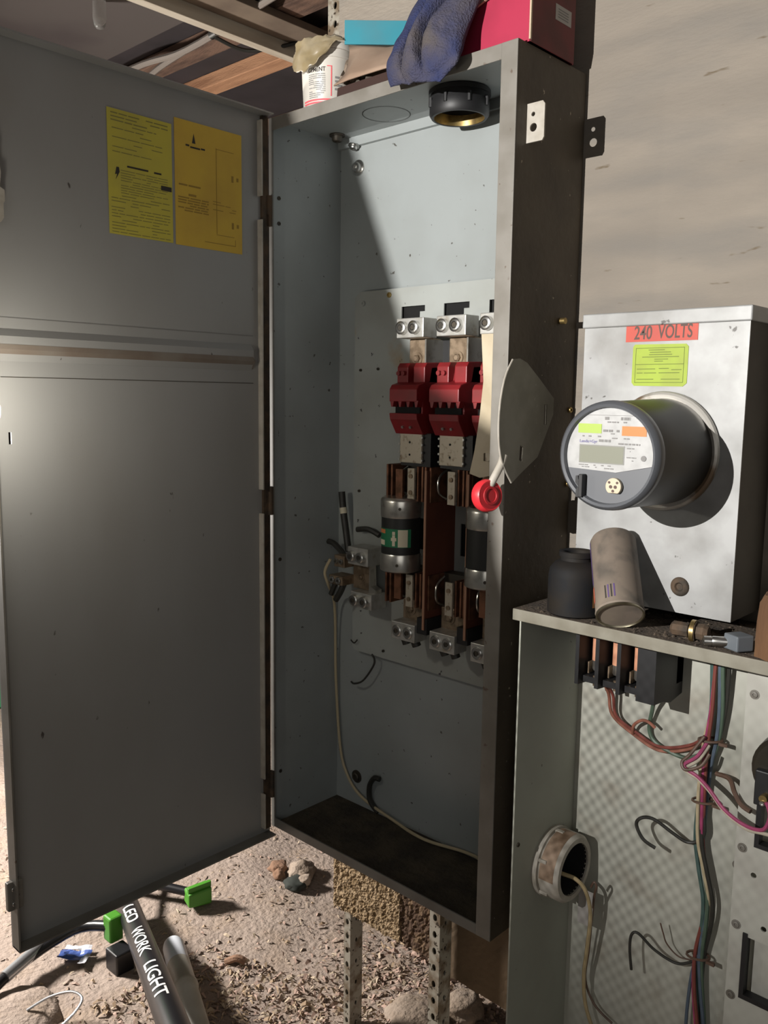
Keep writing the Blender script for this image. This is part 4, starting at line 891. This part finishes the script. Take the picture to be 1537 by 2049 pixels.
# blue rag
Lr = [(.354, .075, 2.175), (.366, .030, 2.118), (.362, -.004, 2.066), (.356, -.022, 2.030), (.352, -.032, 2.000), (.360, -.030, 1.973)]
Rr = [(.515, .055, 2.130), (.522, .010, 2.085), (.512, -.010, 2.036), (.511, -.025, 2.000), (.508, -.034, 1.976), (.470, -.033, 1.957)]
def cat(P, t):
    n = len(P) - 1; f = t * n; i = min(int(f), n - 1); f -= i
    a, b_, c, d = [Vector(P[min(max(q, 0), n)]) for q in (i - 1, i, i + 1, i + 2)]
    return .5 * ((2 * b_) + (c - a) * f + (2 * a - 5 * b_ + 4 * c - d) * f * f + (-a + 3 * b_ - 3 * c + d) * f ** 3)
b = MB(); nu, nv = 70, 90; vs = []
for i in range(nu + 1):
    u = i / nu
    for k in range(nv + 1):
        v = k / nv; pt_ = cat(Lr, u).lerp(cat(Rr, u), v)
        ph = v * 3.3 + 1.1 * math.sin(u * 2.4 + .5) + .9 * noise.noise(Vector((u * 2.2, v * 2.6, 1)))
        fold = abs(math.sin(ph * 2.1)) ** .6
        edge = math.sin(PI * min(max(v, 0), 1)) ** .5
        end = min(1, (1 - u) / .12) ** .5
        out = (.005 +   .034 * fold * min(1, .25 + (1 - u) * 1.6)) * edge * (.35 + .65 * end) + .003 * noise.noise(Vector((u * 9, v * 9, 6)))
        vs.append(pt_ + Vector((.25, -.9, .25)) * out + Vector((0, 0, 0)))
b.add(vs, [(i * (nv + 1) + k, (i + 1) * (nv + 1) + k, (i + 1) * (nv + 1) + k + 1, i * (nv + 1) + k + 1) for i in range(nu) for k in range(nv)])
o = tag(b.build('blue_rag', 'rag_blue', None, True), 'dusty blue knitted rag bunched over the front of the box top', 'rag')
md = o.modifiers.new('solid', 'SOLIDIFY'); md.thickness = .006; md.offset = -1
# red box
rb = thing('red_box', 'magenta-red cardboard box on the right end of the box top', 'box', (.55, .1, Z1))
box('front_panel', 'red_card', rb, .44, .6045, .022, .024, Z1 + .001, 2.15, bevel=.0006); box('side_panel', 'maroon_card', rb, .604, .606, .024, .150, Z1 + .001, 2.15, bevel=.0006)
box('rear_panel', 'maroon_card', rb, .44, .604, .150, .152, Z1 + .001, 2.15); box('side_panel', 'maroon_card', rb, .438, .44, .024, .15, Z1 + .001, 2.15); box('lid', 'red_card', rb, .437, .607, .021, .153, 2.15, 2.152)
box('torn_corner', 'paper_tan', rb, .6035, .6065, .0215, .0250, Z1 + .004, 2.15)
box('sticker', 'sticker_grey', rb, .606, .6064, .090, .137, 2.053, 2.077)
b = MB()
for k in range(4): b.box(.6064, .6066, .098, .128, 2.058 + k * .004, 2.0595 + k * .004)
b.build('sticker_print', 'print_grey', rb, fix=False)
tag(MB().hexa([(.455, .012, 2.066), (.460, .012, 2.058), (.545, .014, 2.088), (.545, .014, 2.098), (.455, .016, 2.066), (.460, .016, 2.058), (.545, .018, 2.088), (.545, .018, 2.098)]).build('paper_strip', 'paper_tan'), 'tan paper strip sticking out behind the rag', 'paper')
# ================================================================== FLOOR THINGS
def onf(x, y): return fz(x, y)
st = thing('work_light_stand', 'black tripod stand lettered LED WORK LIGHT with green clips', 'light stand', (-.8, .05, -.12))
A = Vector((-.86, .118, -.095)); B = Vector((-.005, -.260, .152)); d_ = (B - A).normalized(); B2 = B + d_ * .35
MB().cyl(A, B2, .0325, n=28).build('mast', 'stand_black', st, True)
u0 = d_.cross(Vector((0, 0, 1))).normalized(); n0 = u0.cross(d_).normalized()
# lettering wraps round the mast on the side turned to the room
view = (Vector((1.42, -1.17, 1.45)) - (A + B) / 2).normalized(); vn = (view - d_ * view.dot(d_)).normalized(); side = d_.cross(vn)
def onm(x, z):
    s_ = .08 + x; a = (z) / .033; return A + d_ * s_ + (vn * math.cos(a) + side * math.sin(a)) * .0334
def ltr(x, z): return onm(x + .385, -z)
for wd_, wl, wc in (('LED', .145, .195), ('WORK', .20, .425), ('LIGHT', .215, .695)):
    q, fs = text_mb(wd_, wl, .032, .012); bb = MB(); bb.add([onm(x + wc, -z) for x, z in q], fs); bb.build('lettering', 'print_white', st, fix=False)
hub = A + Vector((.02, -.03, .05))
box('hub_clip', 'stand_green', st, -.722, -.680, -.030, .012, -.10, -.025, bevel=.006)
box('clamp_block', 'stand_black', st, -.665, -.605, -.055, .0, -.15, -.088, bevel=.004)
MB().tube([(-.70, -.01, -.06), (-.80, -.08, -.085), (-.77, -.28, -.105), (-.66, -.46, -.115)], .015, 12).build('leg', 'stand_black', st, True)
MB().tube([(-.83, -.11, -.088), (-.762, -.295, -.104)], .0175, 14, 1).build('leg_sleeve', 'stand_silver', st, True)
MB().tube([(-1.02, .16, -.10), (-.90, .21, -.10), (-.745, .285, -.105)], .014, 12).build('leg', 'stand_black', st, True)
MB().tube([(-.86, .12, -.07), (-.95, .24, -.10), (-1.15, .34, -.12)], .010, 10).build('brace', 'stand_black', st, True)
ft = MB().hexa([(-.765, .270, -.135), (-.715, .255, -.135), (-.690, .325, -.135), (-.74, .340, -.135), (-.765, .27, -.09), (-.715, .255, -.09), (-.69, .325, -.08), (-.74, .34, -.08)]).build('foot', 'stand_green', st, bevel=.006)
MB().hexa([(-.735, .262, -.092), (-.722, .259, -.092), (-.698, .328, -.082), (-.711, .331, -.082), (-.735, .262, -.074), (-.722, .259, -.074), (-.698, .328, -.064), (-.711, .331, -.064)]).build('foot_rib', 'stand_green', ft, bevel=.002)
pp = thing('plastic_pipe', 'pale rounded plastic pipe lying beside the light stand', 'pipe', (-.45, .05, -.12))
P0 = Vector((-.57, .10, -.10)); P1 = Vector((-.20, -.07, -.075)); pd = (P1 - P0).normalized()
MB().lathe(P0, pd, [(0, .006), (.004, .018), (.014, .026), (.03, .030), (.12, .031)], 24).build('tip', 'pipe_tip', pp, True)
MB().lathe(P0 + pd * .12, pd, [(0, .031), (.10, .031), (.104, .034), (.118, .034), (.122, .031), (.62, .031)], 24).build('tube', 'pipe_plastic', pp, True)
wr = thing('candy_wrapper', 'small blue and clear wrapper on the ground', 'wrapper', (-.76, -.08, -.12))
def crumple(cx, cy, lx, ly, ang, z, name, mt, par, seed):
    bb = MB(); n = 8; vs = []
    for i in range(n + 1):
        for k in range(n + 1):
            u, v = (i / n - .5) * lx, (k / n - .5) * ly
            x = cx + u * math.cos(ang) - v * math.sin(ang); y = cy + u * math.sin(ang) + v * math.cos(ang)
            vs.append((x, y, onf(x, y) + z + .006 * noise.noise(Vector((u * 60, v * 60, seed)))))
    bb.add(vs, [(i * (n + 1) + k, (i + 1) * (n + 1) + k, (i + 1) * (n + 1) + k + 1, i * (n + 1) + k + 1) for i in range(n) for k in range(n)])
    o = bb.build(name, mt, par); o.modifiers.new('s', 'SOLIDIFY').thickness = .001; return o
crumple(-.775, -.09, .085, .05, .75, .016, 'sleeve', 'wrapper_blue', wr, 1); crumple(-.80, -.065, .075, .018, .75, .018, 'edge', 'wrapper_clear', wr, 2); crumple(-.733, -.085, .02, .05, .75, .018, 'edge', 'wrapper_clear', wr, 3)
tag(MB().tube([(-.62, -.30, -.12), (-.60, -.25, -.10), (-.56, -.21, -.085), (-.52, -.20, -.088), (-.50, -.23, -.10), (-.50, -.28, -.12), (-.50, -.36, -.13)], .0035, 8).build('wire_loop', 'stand_silver', None, True), 'grey wire loop sticking out of the ground at the lower left', 'wire')
def lump(name, label, c, r, mt, seed, sq=.6, cat='clod', group=None, am=.35):
    bm = bmesh.new(); bmesh.ops.create_icosphere(bm, subdivisions=3, radius=1)
    for v in bm.verts:
        n_ = 1 + am * noise.noise(v.co * 1.7 + Vector((seed, 0, 0))) + .15 * noise.noise(v.co * 5 + Vector((0, seed, 0))); v.co = Vector((v.co.x * r * n_, v.co.y * r * n_, v.co.z * r * sq * n_)) + Vector(c)
    me = bpy.data.meshes.new(name); bm.to_mesh(me); bm.free(); me.materials.append(M[mt])
    o = bpy.data.objects.new(name, me); C.objects.link(o)
    for p in me.polygons: p.use_smooth = True
    return tag(o, label, cat, group)
gC = 'clods on the ground'
lump('clod', 'pale grey clod at the back of the little heap', (-.63, .64, onf(-.63, .64) + .02), .045, 'clod', 1, .7, 'clod', gC); lump('clod', 'rust-brown clod at the left of the little heap', (-.70, .60, onf(-.70, .60) + .014), .032, 'clod_rust', 2, .6, 'clod', gC)
lump('clod', 'small pale clod on top of the dark one', (-.575, .61, onf(-.575, .61) + .03), .022, 'clod', 3, .7, 'clod', gC); lump('clod', 'dark lump at the right of the little heap', (-.595, .585, onf(-.595, .585) + .010), .036, 'clod_dark', 4, .5, 'clod', gC)
lump('clod', 'orange-brown stub among the heap', (-.665, .575, onf(-.665, .575) + .012), .020, 'clod_rust', 5, .8, 'clod', gC)
lump('stone', 'pale smooth stone between the two posts', (.10, .38, onf(.10, .38) + .0), .075, 'clod', 8, .45, 'stone', None, .2); lump('stone', 'grey stone beside the right post under the box', (.17, .50, onf(.17, .50) + .02), .055, 'clod', 12, .6, 'stone', None, .3)
lump('earth_mound', 'tan earth mound at the lower left corner', (-.66, -.33, onf(-.66, -.33) - .01), .13, 'soil', 21, .35, 'mound', None, .15)
tag(MB().tube([(-.45, .20, onf(-.45, .20) + .01), (-.42, .215, onf(-.42, .215) + .022), (-.40, .23, onf(-.40, .23) + .012)], .010, 8).build('rusty_hook', 'clod_rust', None, True), 'short rusty curved stub on the ground by the pipe', 'stub')
# green drum behind the door
gd = thing('plastic_drum', 'green drum glimpsed past the free edge of the door', 'drum', (-2.9, .75, -.15))
MB().lathe((-3.15, .62, -.16), (0, 0, 1), [(0, .25), (.02, .27), (.3, .27), (.31, .285), (.34, .285), (.35, .27), (.62, .27), (.63, .285), (.66, .285), (.67, .27), (.92, .26), (.95, .22)], 40).build('body', 'green_barrel', gd, True)
MB().lathe((-3.15, .62, .79), (0, 0, 1), [(0, .235), (.02, .235), (.03, .21)], 40).build('lid', 'rubber', gd, True)
# wood shavings: uncountable
b = MB(); rr = random.Random(77)
def chip(x, y, s_, mi, tilt):
    a = rr.uniform(0, 2 * PI); l = s_ * rr.uniform(.8, 1.9); wd = s_ * rr.uniform(.18, .5); z = onf(x, y) + .002; cu = s_ * rr.uniform(.1, .5)
    ca, sa = math.cos(a), math.sin(a); tx = rr.uniform(-tilt, tilt)
    vs = []
    for i, f in enumerate((-.5, 0, .5)):
        for g in (-.5, .5):
            u, v = f * l, g * wd * (1 if i == 1 else .6); vs.append((x + u * ca - v * sa, y + u * sa + v * ca, z + (cu if i == 1 else 0) + v * tx + abs(v * tx)))
    b.cur = mi; b.add(vs, [(0, 2, 3, 1), (2, 4, 5, 3)]); b.cur = 0
for k in range(9000):
    t0 = rr.random()
    if t0 < .30: x = rr.gauss(.12, .22); y = rr.gauss(.55, .22)
    elif t0 < .50: x = rr.uniform(-.55, .35); y = rr.uniform(-.05, .35) + (x + .1) * .3
    elif t0 < .72: x = rr.uniform(-1.6, .4); y = rr.uniform(-.5, 1.2)
    else: x = rr.uniform(-4.0, 1.0); y = rr.uniform(-.6, 3.0)
    if -.02 < x < .4 and .14 < y < .28: continue
    mi = rr.choice((0, 0, 1, 1, 2, 2, 3) if t0 > .3 else (0, 2, 2, 1, 2, 3, 3))
    chip(x, y, rr.uniform(.005, .014) * (1.4 if t0 < .5 else 1), mi, 1.0)
tag(b.build('wood_shavings', ['chip_pale', 'chip_tan', 'chip_pink', 'chip_dark'], None, fix=False), 'pale wood shavings scattered over the earth floor', 'shavings', kind='stuff')
# ================================================================== LAMPS (objects)
# small inspection lamp clipped to the free edge of the door
il = thing('inspection_lamp', 'small glaring inspection lamp at the left edge before the door', 'lamp', (.085, -.604, 1.40))
LP = Vector((.150, -.638, 1.425))
MB().lathe(LP + Vector((0, 0, -.018)), (0, 0, 1), [(0, .004), (.003, .009), (.018, .011), (.033, .009), (.036, .004)], 20).build('bulb', 'lamp_glow', il, True)
MB().lathe(LP + Vector((.0, -.012, 0)), (.1, -1, 0), [(0, .013), (.012, .013), (.02, .009), (.09, .009)], 16).build('handle', 'lamp_housing', il, True)
# key work lamp: housing, with an added unseen flap shaped to cut the shadow edge
kl = thing('flood_lamp', 'hand-held flood lamp with an added beam-cutting flap outside the view', 'lamp', KEY + Vector((0, -.06, 0)))
box('housing', 'lamp_housing', kl, KEY.x - .06, KEY.x + .06, KEY.y - .07, KEY.y - .03, KEY.z - .05, KEY.z + .05, bevel=.004)
edge = [(-.30, 2.75), (.051, 1.947), (.165, 1.678), (.215, 1.56), (.36, 1.46), (.56, 1.36), (.60, 1.12), (.622, 1.05), (.628, .95), (.63, .45), (.66, .2), (2.0, .0)]
outer = [(2.0, -2.2), (-2.6, -2.2), (-2.6, 2.75)]
k_ = .055
pol = [KEY + (Vector((x, .2, z)) - KEY) * k_ for x, z in edge + outer]
MB().prism([(p.x, p.z) for p in pol], 'y', pol[0].y, pol[0].y + .0015).build('added_beam_flap', 'lamp_housing', kl)
for o in bpy.data.objects:
    if o.name.split('.')[0] in ('printed_text', 'printed_diagram', 'sticker_print', 'printed_mark', 'printed_border'): o['kind'] = 'stuff'
